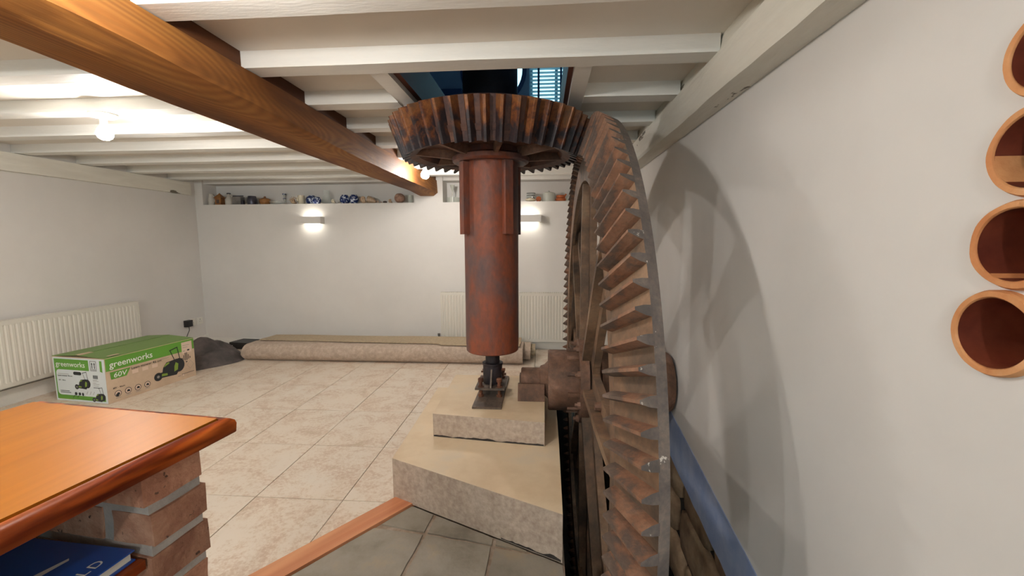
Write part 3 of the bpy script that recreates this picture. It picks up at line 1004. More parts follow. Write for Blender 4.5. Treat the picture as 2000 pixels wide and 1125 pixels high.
def ragged(parent, a, b, z, h, sd):
    bm = bmesh.new(); n = 40; pr = None
    nx_, ny_ = (b[1] - a[1]), -(b[0] - a[0]); L_ = sqrt(nx_ ** 2 + ny_ ** 2); nx_ /= L_; ny_ /= L_
    for k in range(n + 1):
        q = k / n; x, y = a[0] + (b[0] - a[0]) * q, a[1] + (b[1] - a[1]) * q
        top = z + h * max(.12, .55 + 1.1 * noise.noise(Vector((q * 9, sd, 0))) + .4 * noise.noise(Vector((q * 30, sd, 0))))
        row = [bm.verts.new((x - nx_ * o, y - ny_ * o, zz)) for o, zz in ((-.002, z), (-.002, top), (.01, top), (.01, z))]
        if pr:
            for i_ in range(4):
                bm.faces.new((pr[i_], row[i_], row[(i_ + 1) % 4], pr[(i_ + 1) % 4]))
        pr = row
    mk('mortar_joint', bm, 'pit_stone', parent)
PL = [o for o in bpy.data.objects if o.name.startswith('concrete_')]
for o in PL:
    if o.name == 'concrete_block':
        ragged(o, (-.622, 2.302), (.008, 2.222), .2185, .014, 3)
    else:
        ragged(o, (-.52, 1.926), (.08, 1.645), .004, .016, 8)

# ------------------------------------------------------------------ clay pipes
for i, (cy, cz, r) in enumerate(PIPES):
    lab = ['clay pipe set in the right wall, lowest of the stack', 'clay pipe set in the right wall, second from the bottom of the stack',
           'clay pipe set in the right wall, third from the bottom of the stack', 'clay pipe set in the right wall, topmost of the stack'][i]
    t = thing('clay_pipe', (XR, cy, cz), 'terracotta ' + lab, 'pipe', 'clay pipes stacked in the right wall')
    bm = bmesh.new(); seg = 56; rings = []
    def wob(k, s):
        return 1 + .034 * noise.noise(Vector((cos(2 * pi * k / seg) * 1.2 + i * 5, sin(2 * pi * k / seg) * 1.2, s))) + .006 * noise.noise(Vector((cos(2 * pi * k / seg) * 6 + i * 5, sin(2 * pi * k / seg) * 6, s)))
    spec = [(-.012 + .002, r), (-.016, r - .003), (-.016, r - .012), (-.013, r - .0145)]
    for (x, rr) in [(.11, r)] + spec + [(.11, r - .0145)]:
        rings.append([bm.verts.new((XR + x, cy + rr * wob(k, 1 if rr > r - .006 else 3) * cos(2 * pi * k / seg), cz + rr * wob(k, 1 if rr > r - .006 else 3) * sin(2 * pi * k / seg))) for k in range(seg)])
    for A, Bq in zip(rings, rings[1:]):
        for k in range(seg):
            bm.faces.new((A[k], A[(k + 1) % seg], Bq[(k + 1) % seg], Bq[k]))
    mk('rim', bm, 'terracotta', t, smooth=True, ang=50)
    bm = bmesh.new()
    lathe(bm, [(-.0135, r - .0150), (.38, r - .0150), (.38, .001)], seg, 'x', (XR, cy, cz), caps=False)
    mk('bore', bm, 'terracotta_inner', t, smooth=True, ang=50)

# ------------------------------------------------------------------ brick shelf unit with wooden top
CA = radians(-7.0)
CO = Matrix.Translation((-.754, .953, 0)) @ Matrix.Rotation(CA, 4, 'Z')
ct = thing('brick_shelf_unit', (-.754, .953, 0), 'brick pier shelf unit with a varnished orange pine top, in the near left corner', 'shelf unit', None, CA)
def loc(o):
    o.matrix_basis = CO if False else o.matrix_basis
    return o
bm = bmesh.new()
poly = []
box(bm, -.612, -.030, -1.35, -.022, .872, .907, CO)
mk('top_panel', bm, 'pine_top', ct, bevel=.002)
def molding(path_axis):
    bm = bmesh.new()
    # section: u outwards, z
    sec = [(-.030, .866), (-.0015, .866), (.0, .868), (.0015, .889), (-.001, .898), (-.008, .9035), (-.0225, .905), (-.0238, .897), (-.0295, .897)]
    if path_axis == 'right':
        ends = [(-1.35, 0), (.0, 1)]
        rows = []
        for y, m in ends:
            rows.append([bm.verts.new(CO @ Vector((u, y + (u if m else 0), z))) for u, z in sec])
    else:
        rows = []
        for x, m in ((0, 1), (-.612, 0)):
            rows.append([bm.verts.new(CO @ Vector((x + (u if m else 0), u, z))) for u, z in sec])
    n = len(sec)
    for i in range(n):
        bm.faces.new((rows[0][i], rows[1][i], rows[1][(i + 1) % n], rows[0][(i + 1) % n]))
    bm.faces.new(rows[0]); bm.faces.new(list(reversed(rows[1])))
    return bm
mk('edge_moulding', molding('right'), 'pine_edge', ct, smooth=True, ang=40)
mk('edge_moulding', molding('far'), 'pine_edge', ct, smooth=True, ang=40)
rbk = random.Random(4)
zc = .862; course = 0
bm = bmesh.new(); box(bm, -.598, -.039, -.189, -.072, 0, .868, CO); mk('mortar', bm, 'mortar', ct)
while zc > .02:
    zt, zl = zc, zc - .072
    offs = [(-.24, -.035), (-.46, -.262), (-.605, -.482)] if course % 2 == 0 else [(-.138, -.035), (-.37, -.158), (-.605, -.392)]
    for (a, b) in offs:
        j = lambda s=.004: rbk.uniform(-s, s)
        bm = bmesh.new()
        vs, fs = box(bm, a + .003, b + j(), -.193 + j(), -.068 + j(), max(.0, zl) + j(.003), zt + j(.003), CO)
        bmesh.ops.subdivide_edges(bm, edges=bm.edges, cuts=2, use_grid_fill=True)
        for v in bm.verts:
            v.co += Vector((noise.noise(v.co * 14), noise.noise(v.co * 14 + Vector((5, 0, 0))), noise.noise(v.co * 14 + Vector((0, 5, 0))))) * .004
        mk('brick', bm, 'brick', ct, bevel=.0)
    zc -= .0935; course += 1
mk('shelf', bx(-.60, -.045, -1.3, -.20, .655, .675, CO), 'pine_edge', ct, bevel=.002)
bm = bmesh.new(); box(bm, -.61, -.595, -1.32, -.195, .0, .868, CO); mk('back_panel', bm, 'oak_dark', ct)
# books on that shelf
def font(txt, size, mat, name, M, parent, sx=1.0, shear=0.0, sp=1.0, align='LEFT', bold=.006):
    cu = bpy.data.curves.new(name, 'FONT'); cu.body = txt; cu.size = size; cu.shear = shear; cu.space_character = sp; cu.align_x = align
    cu.fill_mode = 'FRONT' if hasattr(cu, 'fill_mode') else cu.fill_mode
    cu.resolution_u = 3; cu.offset = size * bold
    tmp = bpy.data.objects.new('tmp', cu); COL.objects.link(tmp)
    me = bpy.data.meshes.new_from_object(tmp)
    bpy.data.objects.remove(tmp); bpy.data.curves.remove(cu)
    me.materials.clear(); me.materials.append(MATS[mat])
    o = bpy.data.objects.new(name, me); COL.objects.link(o)
    o.parent = parent; o.matrix_parent_inverse = parent.matrix_basis.inverted() if parent.parent is None else Matrix.Identity(4)
    o.matrix_basis = M @ Matrix.Diagonal((sx, 1, 1, 1))
    return o
BO = CO @ Matrix.Translation((-.062, -.206, 0)) @ Matrix.Rotation(radians(3), 4, 'Z')
bk = thing('hardback_book', BO @ Vector((-.15, -.12, .676)), 'dark blue hardback book with white lettering, lying on the shelf under the pine top', 'book')
mk('cover', bx(-.26, 0, -.34, 0, .697, .700, BO), 'book_blue', bk)
mk('cover', bx(-.26, 0, -.34, 0, .676, .679, BO), 'book_blue', bk)
mk('pages', bx(-.255, -.006, -.335, -.004, .679, .697, BO), 'book_pages', bk)
font('NALD', .030, 'ink_white', 'lettering', BO @ Matrix.Translation((-.022, -.128, .7006)) @ Matrix.Rotation(radians(90), 4, 'Z'), bk, sp=1.25)
bm = bmesh.new()
pts = [(-.17, -.20), (-.135, -.15), (-.120, -.09), (-.105, -.04), (-.098, -.045), (-.106, -.10), (-.112, -.14), (-.085, -.09), (-.078, -.095), (-.100, -.155), (-.12, -.185), (-.15, -.23)]
bm.faces.new([bm.verts.new(BO @ Vector((x, y, .7006))) for x, y in pts]); mk('cover_picture', bm, 'ink_white', bk)
# second, thinner book beneath it is hidden by the first: a pale one peeps out at the side
# ------------------------------------------------------------------ cardboard box of the lawn mower
BA = atan2(.095, .782)
BM = Matrix.Translation((-3.586, 3.148, 0)) @ Matrix.Rotation(-BA, 4, 'Z')
BW, BL, BH = .555, .79, .385
bxo = thing('cardboard_box', (-3.586, 3.148, 0), 'green, white and brown cardboard lawn mower box on the tiles by the left radiator', 'box', None, -BA)
bm = bmesh.new(); box(bm, -BW, 0, 0, BL, .001, BH, BM); mk('carton', bm, 'kraft', bxo, bevel=.004)
bm = bmesh.new()                        # two long top flaps meeting in a slight ridge
for (x0, x1, za, zb2) in ((-BW, -BW * .5 - .004, .004, .022), (-BW * .5 + .004, 0, .020, .004)):
    vs = []
    for x, z in ((x0, za), (x1, zb2)):
        vs.append([BM @ Vector((x, y, BH + z)) for y in (0, BL)])
    a, b = vs
    q = [bm.verts.new(p) for p in (a[0], b[0], b[1], a[1])]; q2 = [bm.verts.new(p - Vector((0, 0, .004))) for p in (a[0], b[0], b[1], a[1])]
    bm.faces.new(q); bm.faces.new(list(reversed(q2)))
    for i in range(4):
        bm.faces.new((q[i], q2[i], q2[(i + 1) % 4], q[(i + 1) % 4]))
mk('flap', bm, 'box_green_top', bxo)
# printing: FX = matrix with x right, y up on a face
FR = BM @ Matrix(((1, 0, 0, -BW), (0, 0, 1, -.0008), (0, 1, 0, 0), (0, 0, 0, 1)))          # short white end, faces the camera
FR = BM @ Matrix.Translation((-BW, -.0008, 0)) @ Matrix.Rotation(radians(90), 4, 'X')
SD = BM @ Matrix.Translation((.0008, 0, 0)) @ Matrix.Rotation(radians(90), 4, 'Z') @ Matrix.Rotation(radians(90), 4, 'X')
TP = BM @ Matrix.Translation((0, 0, BH + .0135)) @ Matrix.Rotation(radians(90), 4, 'Z')
class Print:
    def __init__(s, F):
        s.F = F; s.d = {}; s.lv = 0
    def poly(s, mat, pts, lv=1):
        bm = s.d.setdefault(mat, bmesh.new())
        bm.faces.new([bm.verts.new(s.F @ Vector((x, y, lv * .0005))) for x, y in pts])
    def rect(s, mat, x0, y0, x1, y1, lv=1):
        s.poly(mat, [(x0, y0), (x1, y0), (x1, y1), (x0, y1)], lv)
    def rrect(s, mat, x0, y0, x1, y1, r, lv=1, corners=(1, 1, 1, 1)):
        pts = []
        for k, (cx, cy, a) in enumerate(((x0 + r, y0 + r, 180), (x1 - r, y0 + r, 270), (x1 - r, y1 - r, 0), (x0 + r, y1 - r, 90))):
            if corners[k]:
                pts += [(cx + r * cos(radians(a + 15 * i)), cy + r * sin(radians(a + 15 * i))) for i in range(7)]
            else:
                pts.append(((x0, y0), (x1, y0), (x1, y1), (x0, y1))[k])
        s.poly(mat, pts, lv)
    def disc(s, mat, x, y, r, lv=1, n=20, ry=None):
        s.poly(mat, [(x + r * cos(2 * pi * i / n), y + (ry or r) * sin(2 * pi * i / n)) for i in range(n)], lv)
    def line(s, mat, a, b, w, lv=1):
        dx, dy = b[0] - a[0], b[1] - a[1]; L = sqrt(dx * dx + dy * dy); nx, ny = -dy / L * w / 2, dx / L * w / 2
        s.poly(mat, [(a[0] + nx, a[1] + ny), (a[0] - nx, a[1] - ny), (b[0] - nx, b[1] - ny), (b[0] + nx, b[1] + ny)], lv)
    def mower(s, x, y, k, lv=3):
        P = lambda l: [(x + px * k, y + py * k) for px, py in l]
        s.line('ink_black', *P([(.78, .55), (.62, 1.0)]), .025 * k, lv); s.line('ink_black', *P([(.98, .55), (.90, 1.05)]), .03 * k, lv); s.line('ink_black', *P([(.60, .98), (.92, 1.05)]), .035 * k, lv)
        s.poly('ink_black', P([(.05, .08), (.80, .02), (.98, .25), (1.0, .5), (.85, .62), (.45, .58), (.32, .42), (.28, .26), (.1, .26)]), lv)
        s.disc('ink_black', x + .12 * k, y + .14 * k, .15 * k, lv + .4); s.disc('ink_black', x + .92 * k, y + .36 * k, .22 * k, lv + .4, ry=.26 * k)
        s.poly('ink_lime', P([(.24, .12), (.46, .10), (.46, .18), (.26, .21)]), lv + .8); s.poly('ink_lime', P([(.34, .42), (.56, .52), (.56, .57), (.44, .55)]), lv + .8)
        s.poly('ink_lime', P([(.72, .16), (.86, .2), (.9, .42), (.80, .5), (.74, .36)]), lv + .8)
        s.disc('ink_grey', x + .12 * k, y + .14 * k, .05 * k, lv + .8)
    def done(s, parent, name='print'):
        for mat, bm in s.d.items():
            mk({'box_green': 'green_print', 'box_white': 'white_print', 'ink_black': 'black_print', 'ink_grey': 'grey_print', 'ink_lime': 'lime_print', 'ink_white': 'pale_print', 'ink_pale': 'pale_print', 'box_green_top': 'green_print'}.get(mat, name), bm, mat, parent)
p = Print(FR)
p.rect('box_white', .004, .004, BW - .004, BH - .006, 0)
p.rect('box_green', .018, .268, .385, .366, 1); p.rect('box_green', .018, .02, BW - .025, .10, 1); p.rect('box_green', .018, .10, .06, .28, .9)
p.rrect('box_white', .03, .055, BW - .02, .275, .035, 1.5)
p.rect('ink_lime', .03, .018, .19, .024, 2)
p.rect('box_white', .385, .26, .47, .372, 1.2); p.rect('box_green', .50, .268, .525, .366, 1)
for x0, y0, x1, y1 in ((.402, .278, .406, .362), (.462, .278, .466, .362), (.402, .278, .466, .282), (.402, .358, .466, .362)):
    p.rect('ink_black', x0, y0, x1, y1, 2)
for x in (.422, .447):
    p.rect('ink_black', x - .004, .297, x + .004, .335, 2); p.poly('ink_black', [(x - .009, .333), (x + .009, .333), (x, .351)], 2)
p.rect('ink_black', .41, .288, .458, .292, 2)
p.rrect('ink_black', .215, .234, .300, .262, .0138, 3)
for k in range(9):
    p.rect('ink_black', .42 + k * .0058, .212, .4225 + k * .0058 + (.0015 if k % 3 else 0), .242, 3)
for k, (a, b) in enumerate(((.20, .46), (.19, .475), (.175, .45), (.165, .48), (.15, .47))):
    p.rect('ink_grey', .415, a, b, a + .003, 3)
p.rect('ink_black', .415, .132, .48, .137, 3); p.rect('ink_grey', .05, .236, .165, .239, 3)
p.rect('ink_black', .055, .088, .155, .093, 3); p.rect('ink_black', .055, .075, .17, .08, 3)
p.mower(.222, .112, .145, 3)
p.line('ink_black', (.185, .035), (.225, .075), .004, 4); p.disc('ink_black', .222, .072, .014, 4); p.line('ink_black', (.235, .038), (.262, .075), .004, 4); p.disc('ink_black', .262, .072, .013, 4); p.disc('ink_black', .295, .07, .01, 4, ry=.014)
for k in range(3):
    p.line('ink_grey', (.335 + k * .035, .072), (.352 + k * .035, .10), .003, 4)
p.mower(.395, .014, .120, 4)
p.done(bxo)
font('greenworks', .062, 'ink_white', 'lettering', FR @ Matrix.Translation((.035, .302, .0012)), bxo, 1.05)
font('Lawn mower 46 cm', .020, 'ink_black', 'lettering', FR @ Matrix.Translation((.045, .216, .0018)), bxo, .98)
font('60V - 46cm', .016, 'ink_black', 'lettering', FR @ Matrix.Translation((.05, .178, .0018)), bxo)
p = Print(SD)
p.rect('box_green', .002, .275, .66, BH - .004, 0.4); p.rect('box_green', .655, .365, BL - .002, BH - .004, 0.4); p.rect('ink_pale', .66, .255, BL - .03, .362, .6)
p.rect('box_green', BL - .022, .28, BL - .002, .37, .5)
p.poly('box_green', [(.035, .20), (.155, .20), (.19, .262), (.03, .262)], 1)
p.rect('ink_grey', .67, .33, .74, .334, 1.5); p.rect('ink_grey', .67, .31, .72, .314, 1.5); p.rect('ink_grey', .672, .275, .69, .281, 1.5); p.rect('ink_black', .715, .273, .738, .287, 1.5)
for k, x in enumerate((.075, .155, .235, .315)):
    p.disc('ink_black', x, .068, .027, 1); p.disc('ink_pale', x, .068, .0225, 1.5); p.poly('ink_black', [(x - .014, .06), (x + .014, .056), (x + .012, .074), (x - .004, .078)], 2)
    p.rect('ink_grey', x - .02, .03, x + .02, .034, 1)
p.disc('ink_black', .07, .058, .013, 2.2)
for k in range(3):
    p.rect('ink_pale', .20 + k * .085, .20, .25 + k * .085, .232, 1)
p.mower(.385, .066, .255, 2)
for k in range(6):
    p.rect('ink_black', .655 + k * .016, .18 + .006 * abs(2.5 - k), .662 + k * .016, .215 + .022 * (2.5 - abs(2.5 - k)), 2)
p.poly('ink_black', [(.687, .172), (.71, .172), (.70, .158)], 2)
p.line('ink_grey', (.70, .13), (.74, .17), .002, 2); p.line('ink_grey', (.74, .17), (.77, .13), .002, 2); p.line('ink_grey', (.77, .13), (.735, .09), .002, 2); p.line('ink_grey', (.735, .09), (.70, .13), .002, 2)
p.rect('ink_black', .64, .055, .77, .059, 2); p.rect('ink_grey', .60, .045, .63, .05, 2); p.disc('ink_grey', .655, .045, .012, 2); p.disc('ink_pale', .655, .045, .010, 2.5)
p.rect('ink_grey', .45, .285 - .03, .53, .258, 1.2)
p.done(bxo)
font('greenworks', .075, 'ink_white', 'lettering', SD @ Matrix.Translation((.03, .300, .0014)), bxo, .98)
font('60V', .058, 'ink_white', 'lettering', SD @ Matrix.Translation((.052, .211, .0018)), bxo, 1.1, .15)
font('Lawn mower 46 cm', .031, 'ink_black', 'lettering', SD @ Matrix.Translation((.195, .240, .0014)), bxo, 1.05)
font('60V - 46cm', .020, 'ink_black', 'lettering', SD @ Matrix.Translation((.04, .115, .0014)), bxo)
bm = bmesh.new()
for pts in ([(.12, .14), (.50, .18), (.62, .26), (.52, .33), (.30, .34), (.16, .27)],):
    bm.faces.new([bm.verts.new(TP @ Vector((y, x, .001 + .010 * min(1, x / .27)))) for y, x in pts])
bm.free()
bm = bmesh.new(); box(bm, -BW * .5 - .025, -BW * .5 + .025, .002, .10, BH + .0195, BH + .0225, BM); box(bm, -.03, -.005, .04, .12, BH + .012, BH + .0145, BM @ Matrix.Rotation(0, 4, 'Z'))
mk('tape', bm, 'kraft', bxo)

# ------------------------------------------------------------------ radiators
def radiator(name, W, H, Mx, label, fins):
    """local x along the wall, y out of the wall (0 = wall), z up."""
    t = thing(name, Mx.translation, label, 'radiator')
    bm = bmesh.new()
    n = fins
    front = .095; prev = None
    xsn = []
    for k in range(n):
        x = .03 + (W - .06) * k / n; d = (W - .06) / n
        xsn += [(x, 0), (x + d * .18, .006), (x + d * .62, .006), (x + d * .80, 0)]
    xsn.append((W - .03, 0))
    xsn = [(0, 0), (.012, .004), (.022, .004)] + xsn[0:] + [(W - .022, .004), (W - .012, .004), (W, 0)]
    zs = [0, .03, .045, H - .045, H - .03, H]
    grid = []
    for x, d in xsn:
        col = []
        for i, z in enumerate(zs):
            dd = d if 2 <= i <= 3 else .004
            col.append(bm.verts.new(Mx @ Vector((x, front + dd, z))))
        grid.append(col)
    for a, b in zip(grid, grid[1:]):
        for i in range(len(zs) - 1):
            bm.faces.new((a[i], b[i], b[i + 1], a[i + 1]))
    mk('front_panel', bm, 'radiator_white', t)
    bm = bmesh.new(); box(bm, .002, W - .002, .03, front - .004, .004, H - .012, Mx)
    mk('body', bm, 'radiator_white', t)
    bm = bmesh.new(); box(bm, -.003, .004, .025, front + .005, 0, H + .002, Mx); box(bm, W - .004, W + .003, .025, front + .005, 0, H + .002, Mx)
    mk('side_panel', bm, 'radiator_white', t, bevel=.001)
    bm = bmesh.new()
    k = 0
    x = .01
    while x < W - .02:
        box(bm, x, x + .014, .028, front + .004, H - .011, H + .001, Mx); x += .026
    box(bm, .004, W - .004, .026, .03, H - .012, H + .001, Mx); box(bm, .004, W - .004, front, front + .005, H - .012, H + .001, Mx)
    mk('top_grille', bm, 'radiator_white', t)
    bm = bmesh.new(); box(bm, .06, .10, .0005, .03, .06, H - .06, Mx); box(bm, W - .10, W - .06, .0005, .03, .06, H - .06, Mx)
    mk('bracket', bm, 'radiator_white', t)
    bm = bmesh.new()
    tube(bm, [Mx @ Vector(p) for p in ((-.003, .06, .035), (-.03, .06, .035))], .010, 8); tube(bm, [Mx @ Vector(p) for p in ((-.04, .06, -.10), (-.04, .06, .02))], .0075, 8)
    tube(bm, [Mx @ Vector(p) for p in ((-.04, .06, .015), (-.04, .06, .06))], .013, 10); tube(bm, [Mx @ Vector(p) for p in ((-.04, .06, .06), (-.04, .06, .085))], .016, 10)
    mk('valve', bm, 'grey_metal', t, smooth=True)
    return t
MB = Matrix.Translation((-1.255, YB, .108)) @ Matrix(((1, 0, 0, 0), (0, -1, 0, 0), (0, 0, 1, 0), (0, 0, 0, 1)))
radiator('radiator', 1.72, .605, MB, 'white panel radiator on the back wall, partly behind the shaft', 46)
ML = Matrix.Translation((XL, 4.215, .165)) @ Matrix(((0, 1, 0, 0), (-1, 0, 0, 0), (0, 0, 1, 0), (0, 0, 0, 1)))
radiator('radiator', 2.0, .545, ML, 'long white panel radiator on the left wall behind the cardboard box', 50)

# ------------------------------------------------------------------ lamps
def bulb(x, y, label, glow='bulb_glow'):
    t = thing('ceiling_bulb', (x, y, ZJ), label, 'lamp', 'bare ceiling bulbs')
    bm = bmesh.new(); lathe(bm, [(0, .066), (-.012, .068), (-.02, .060), (-.026, .03), (-.03, .018)], 32, 'z', (x, y, ZJ)); mk('ceiling_rose', bm, 'white_plastic', t, smooth=True, ang=30)
    bm = bmesh.new(); lathe(bm, [(-.028, .018), (-.058, .018), (-.06, .015)], 20, 'z', (x, y, ZJ)); mk('holder', bm, 'grille_grey', t, smooth=True, ang=30)
    bm = bmesh.new(); lathe(bm, [(-.055, .014), (-.068, .018), (-.085, .030), (-.105, .039), (-.122, .0395), (-.137, .032), (-.147, .018), (-.150, .0)], 20, 'z', (x, y, ZJ)); mk('bulb', bm, glow, t, smooth=True, ang=80)
bulb(-2.56, 2.39, 'bare lit bulb under the white joists, left of the oak beam')
bulb(-1.13, 4.09, 'bare lit bulb half hidden behind the horizontal gear', 'bulb_glow_dim')
bulb(-.85, .90, 'bare lit bulb near the oak beam above the shelf unit', 'bulb_glow_dim')
bulb(-2.7, -.6, 'unseen bare bulb added for fill light over the left half of the room behind the viewer', 'bulb_glow_fill')  # this and the next two bulbs are added to raise the ambient light
bulb(-.2, -1.9, 'unseen bare bulb added for fill light above the slate floor behind the viewer', 'bulb_glow_fill')
bulb(-1.7, -1.1, 'unseen bare bulb added for fill light behind the viewer, between the slate floor and the left half', 'bulb_glow_fill')
def sconce(x, label):
    z0, w, h, d = 1.562, .30, .085, .10
    t = thing('wall_light', (x, YB, z0), label, 'lamp', 'plaster box wall lights')
    bm = bmesh.new()
    box(bm, x - w / 2, x + w / 2, YB - d, YB - d + .012, z0, z0 + h); box(bm, x - w / 2, x - w / 2 + .012, YB - d + .012, YB, z0, z0 + h); box(bm, x + w / 2 - .012, x + w / 2, YB - d + .012, YB, z0, z0 + h)
    mk('shade', bm, 'wall_paint', t)
    bm = bmesh.new(); tube(bm, [(x - .085, YB - .048, z0 + .042), (x + .085, YB - .048, z0 + .042)], .016, 12); mk('lamp_tube', bm, 'sconce_glow', t, smooth=True)
    bm = bmesh.new(); box(bm, x - .10, x - .086, YB - .065, YB - .001, z0 + .02, z0 + .064); box(bm, x + .086, x + .10, YB - .065, YB - .001, z0 + .02, z0 + .064); mk('holder', bm, 'white_plastic', t)
sconce(-2.885, 'small white box wall light on the back wall, left of the oak beam')
sconce(-.175, 'small white box wall light on the back wall, right of the sleeve')

# ------------------------------------------------------------------ sockets and cable on the left wall
for y, lab in ((4.995, 'white wall socket low on the left wall with a black plug in it'), (5.112, 'small white socket on the left wall next to the corner')):
    t = thing('wall_socket', (XL, y, .33), lab, 'socket')
    mk('face_plate', bx(XL, XL + .009, y - .043, y + .043, .287, .373), 'white_plastic', t, bevel=.003)
    bm = bmesh.new()
    box(bm, XL + .0085, XL + .0095, y - .004, y + .004, .342, .354); box(bm, XL + .0085, XL + .0095, y - .016, y - .008, .322, .327); box(bm, XL + .0085, XL + .0095, y + .008, y + .016, .322, .327)
    mk('pin_holes', bm, 'black_plastic', t)
t = thing('power_plug', (XL + .01, 4.90, .33), 'black plug with a trailing cable in the left wall socket', 'plug')
mk('plug_body', bx(XL + .0005, XL + .055, 4.868, 4.945, .292, .372), 'black_plastic', t, bevel=.006)
bm = bmesh.new(); tube(bm, [(XL + .04, 4.90, .292), (XL + .045, 4.895, .25), (XL + .03, 4.88, .2), (XL + .05, 4.80, .10), (XL + .09, 4.78, .012), (XL + .3, 4.92, .008), (-4.0, 5.03, .008), (-3.945, 5.05, .012)], .004, 6); mk('cable', bm, 'black_plastic', t, smooth=True)
# black flat case by the wall
t = thing('folded_case', (-3.77, 5.05, 0), 'flat black plastic case on the floor against the back wall', 'case')
M = Matrix.Translation((-3.77, 5.06, 0)) @ Matrix.Rotation(radians(-4), 4, 'Z')
bm = bmesh.new(); prism(bm, [(-.115, -.10), (.135, -.10), (.12, .09), (-.12, .09)], .001, .048, M); mk('body', bm, 'black_plastic', t, bevel=.008)
bm = bmesh.new(); prism(bm, [(-.15, -.11), (.115, -.125), (.13, .095), (-.13, .10)], .05, .088, M); mk('lid', bm, 'black_plastic', t, bevel=.01)
# dark cloth heap
bm = bmesh.new()
nx, ny = 34, 34
G = []
for i in range(nx + 1):
    row = []
    for j in range(ny + 1):
        u, v = i / nx * 2 - 1, j / ny * 2 - 1
        rr = sqrt(u * u + v * v)
        sq = max(abs(u), abs(v))
        s = (sq / rr) if rr > 1e-6 else 1
        uu, vv = u * s, v * s; rad = sq
        h = (1 - rad ** 2.2)
        x = uu * .30 * (1 + .12 * noise.noise(Vector((uu * 2, vv * 2, 0)))); y = vv * .36 * (1 + .15 * noise.noise(Vector((uu * 2, vv * 2, 5))))
        z = .27 * h * (.85 + .35 * noise.noise(Vector((uu * 2.2, vv * 2.2, 9)))) * (1.0 - .45 * uu) + .016 * h ** .4 * noise.noise(Vector((uu * 7 + vv * 3, vv * 5 - uu * 3, 2)))
        row.append(bm.verts.new((-3.72 + x + .10 * (vv), 4.36 + y, max(.004, z) if rad < .999 else .002)))
    G.append(row)
for i in range(nx):
    for j in range(ny):
        bm.faces.new((G[i][j], G[i + 1][j], G[i + 1][j + 1], G[i][j + 1]))
tag(mk('dust_sheet', bm, 'dark_cloth', smooth=True, ang=70), 'crumpled dark grey sheet heaped on the floor behind the cardboard box', 'cloth')
bm = bmesh.new(); 
tag(mk('floor_mat', bx(-3.62, -3.42, 4.66, 4.98, .001, .012), 'dark_cloth', bevel=.003), 'flat dark offcut of sheeting on the floor between the heap and the carpet roll', 'cloth')

# ------------------------------------------------------------------ carpet roll
cp = thing('carpet_roll', (-1.8, 4.7, 0), 'long folded roll of beige carpet lying on the tiles along the back wall', 'carpet')
def slab_along(name, x0f, x1f, sec, mat, thick, sd, nseg=60, wav=.006):
    """sheet whose section (y,z) runs along x; ends may vary with section index."""
    bm = bmesh.new(); N = nseg; rows = []
    m = len(sec)
    for k in range(N + 1):
        row = []
        for i, (y, z) in enumerate(sec):
            x0 = x0f(i / (m - 1)); x1 = x1f(i / (m - 1)); x = x0 + (x1 - x0) * k / N
            row.append(Vector((x, y + wav * noise.noise(Vector((x * 1.5, i * .4, sd))), z + wav * .8 * noise.noise(Vector((x * 1.3, i * .3, sd + 7))))))
        rows.append(row)
    A = [[bm.verts.new(p) for p in r] for r in rows]
    nb = []
    for k in range(N + 1):
        r = []
        for i in range(m):
            a = Vector(sec[max(0, i - 1)]); b = Vector(sec[min(m - 1, i + 1)]); d = (b - a).normalized(); nrm = Vector((-d.y, d.x))
            r.append(bm.verts.new(rows[k][i] + Vector((0, nrm.x * thick, nrm.y * thick))))
        nb.append(r)
    for k in range(N):
        for i in range(m - 1):
            bm.faces.new((A[k][i], A[k + 1][i], A[k + 1][i + 1], A[k][i + 1])); bm.faces.new((nb[k][i], nb[k][i + 1], nb[k + 1][i + 1], nb[k + 1][i]))
        bm.faces.new((A[k][0], nb[k][0], nb[k + 1][0], A[k + 1][0])); bm.faces.new((A[k][m - 1], A[k + 1][m - 1], nb[k + 1][m - 1], nb[k][m - 1]))
    for k in (0, N):
        for i in range(m - 1):
            bm.faces.new((A[k][i], A[k][i + 1], nb[k][i + 1], nb[k][i]))
    return mk(name, bm, mat, cp, smooth=True, ang=50)
sec = []
for k in range(11):
    a = radians(-95 - 175 * k / 10); sec.append((4.535 + .075 * cos(a), .094 + .082 * sin(a)))
sec = [(4.92, .018), (4.7, .016)] + sec + [(4.66, .178), (4.75, .172), (4.82, .165)]
slab_along('outer_fold', lambda s: -3.40 + .10 * abs(s - .4), lambda s: -.215 + .0 * s, sec, 'carpet', .012, 1)
sec = []
for k in range(9):
    a = radians(-95 - 170 * k / 8); sec.append((4.64 + .055 * cos(a), .090 + .058 * sin(a)))
sec = [(4.92, .036)] + sec + [(4.80, .145), (4.93, .138)]
slab_along('inner_fold', lambda s: -3.30, lambda s: -.135, sec, 'carpet', .012, 2)
sec = []
for k in range(9):
    a = radians(-95 - 170 * k / 8); sec.append((4.74 + .035 * cos(a), .086 + .036 * sin(a)))
sec = [(4.93, .054)] + sec + [(4.93, .116)]
slab_along('inner_fold', lambda s: -3.2, lambda s: -.085, sec, 'carpet_back', .012, 3)
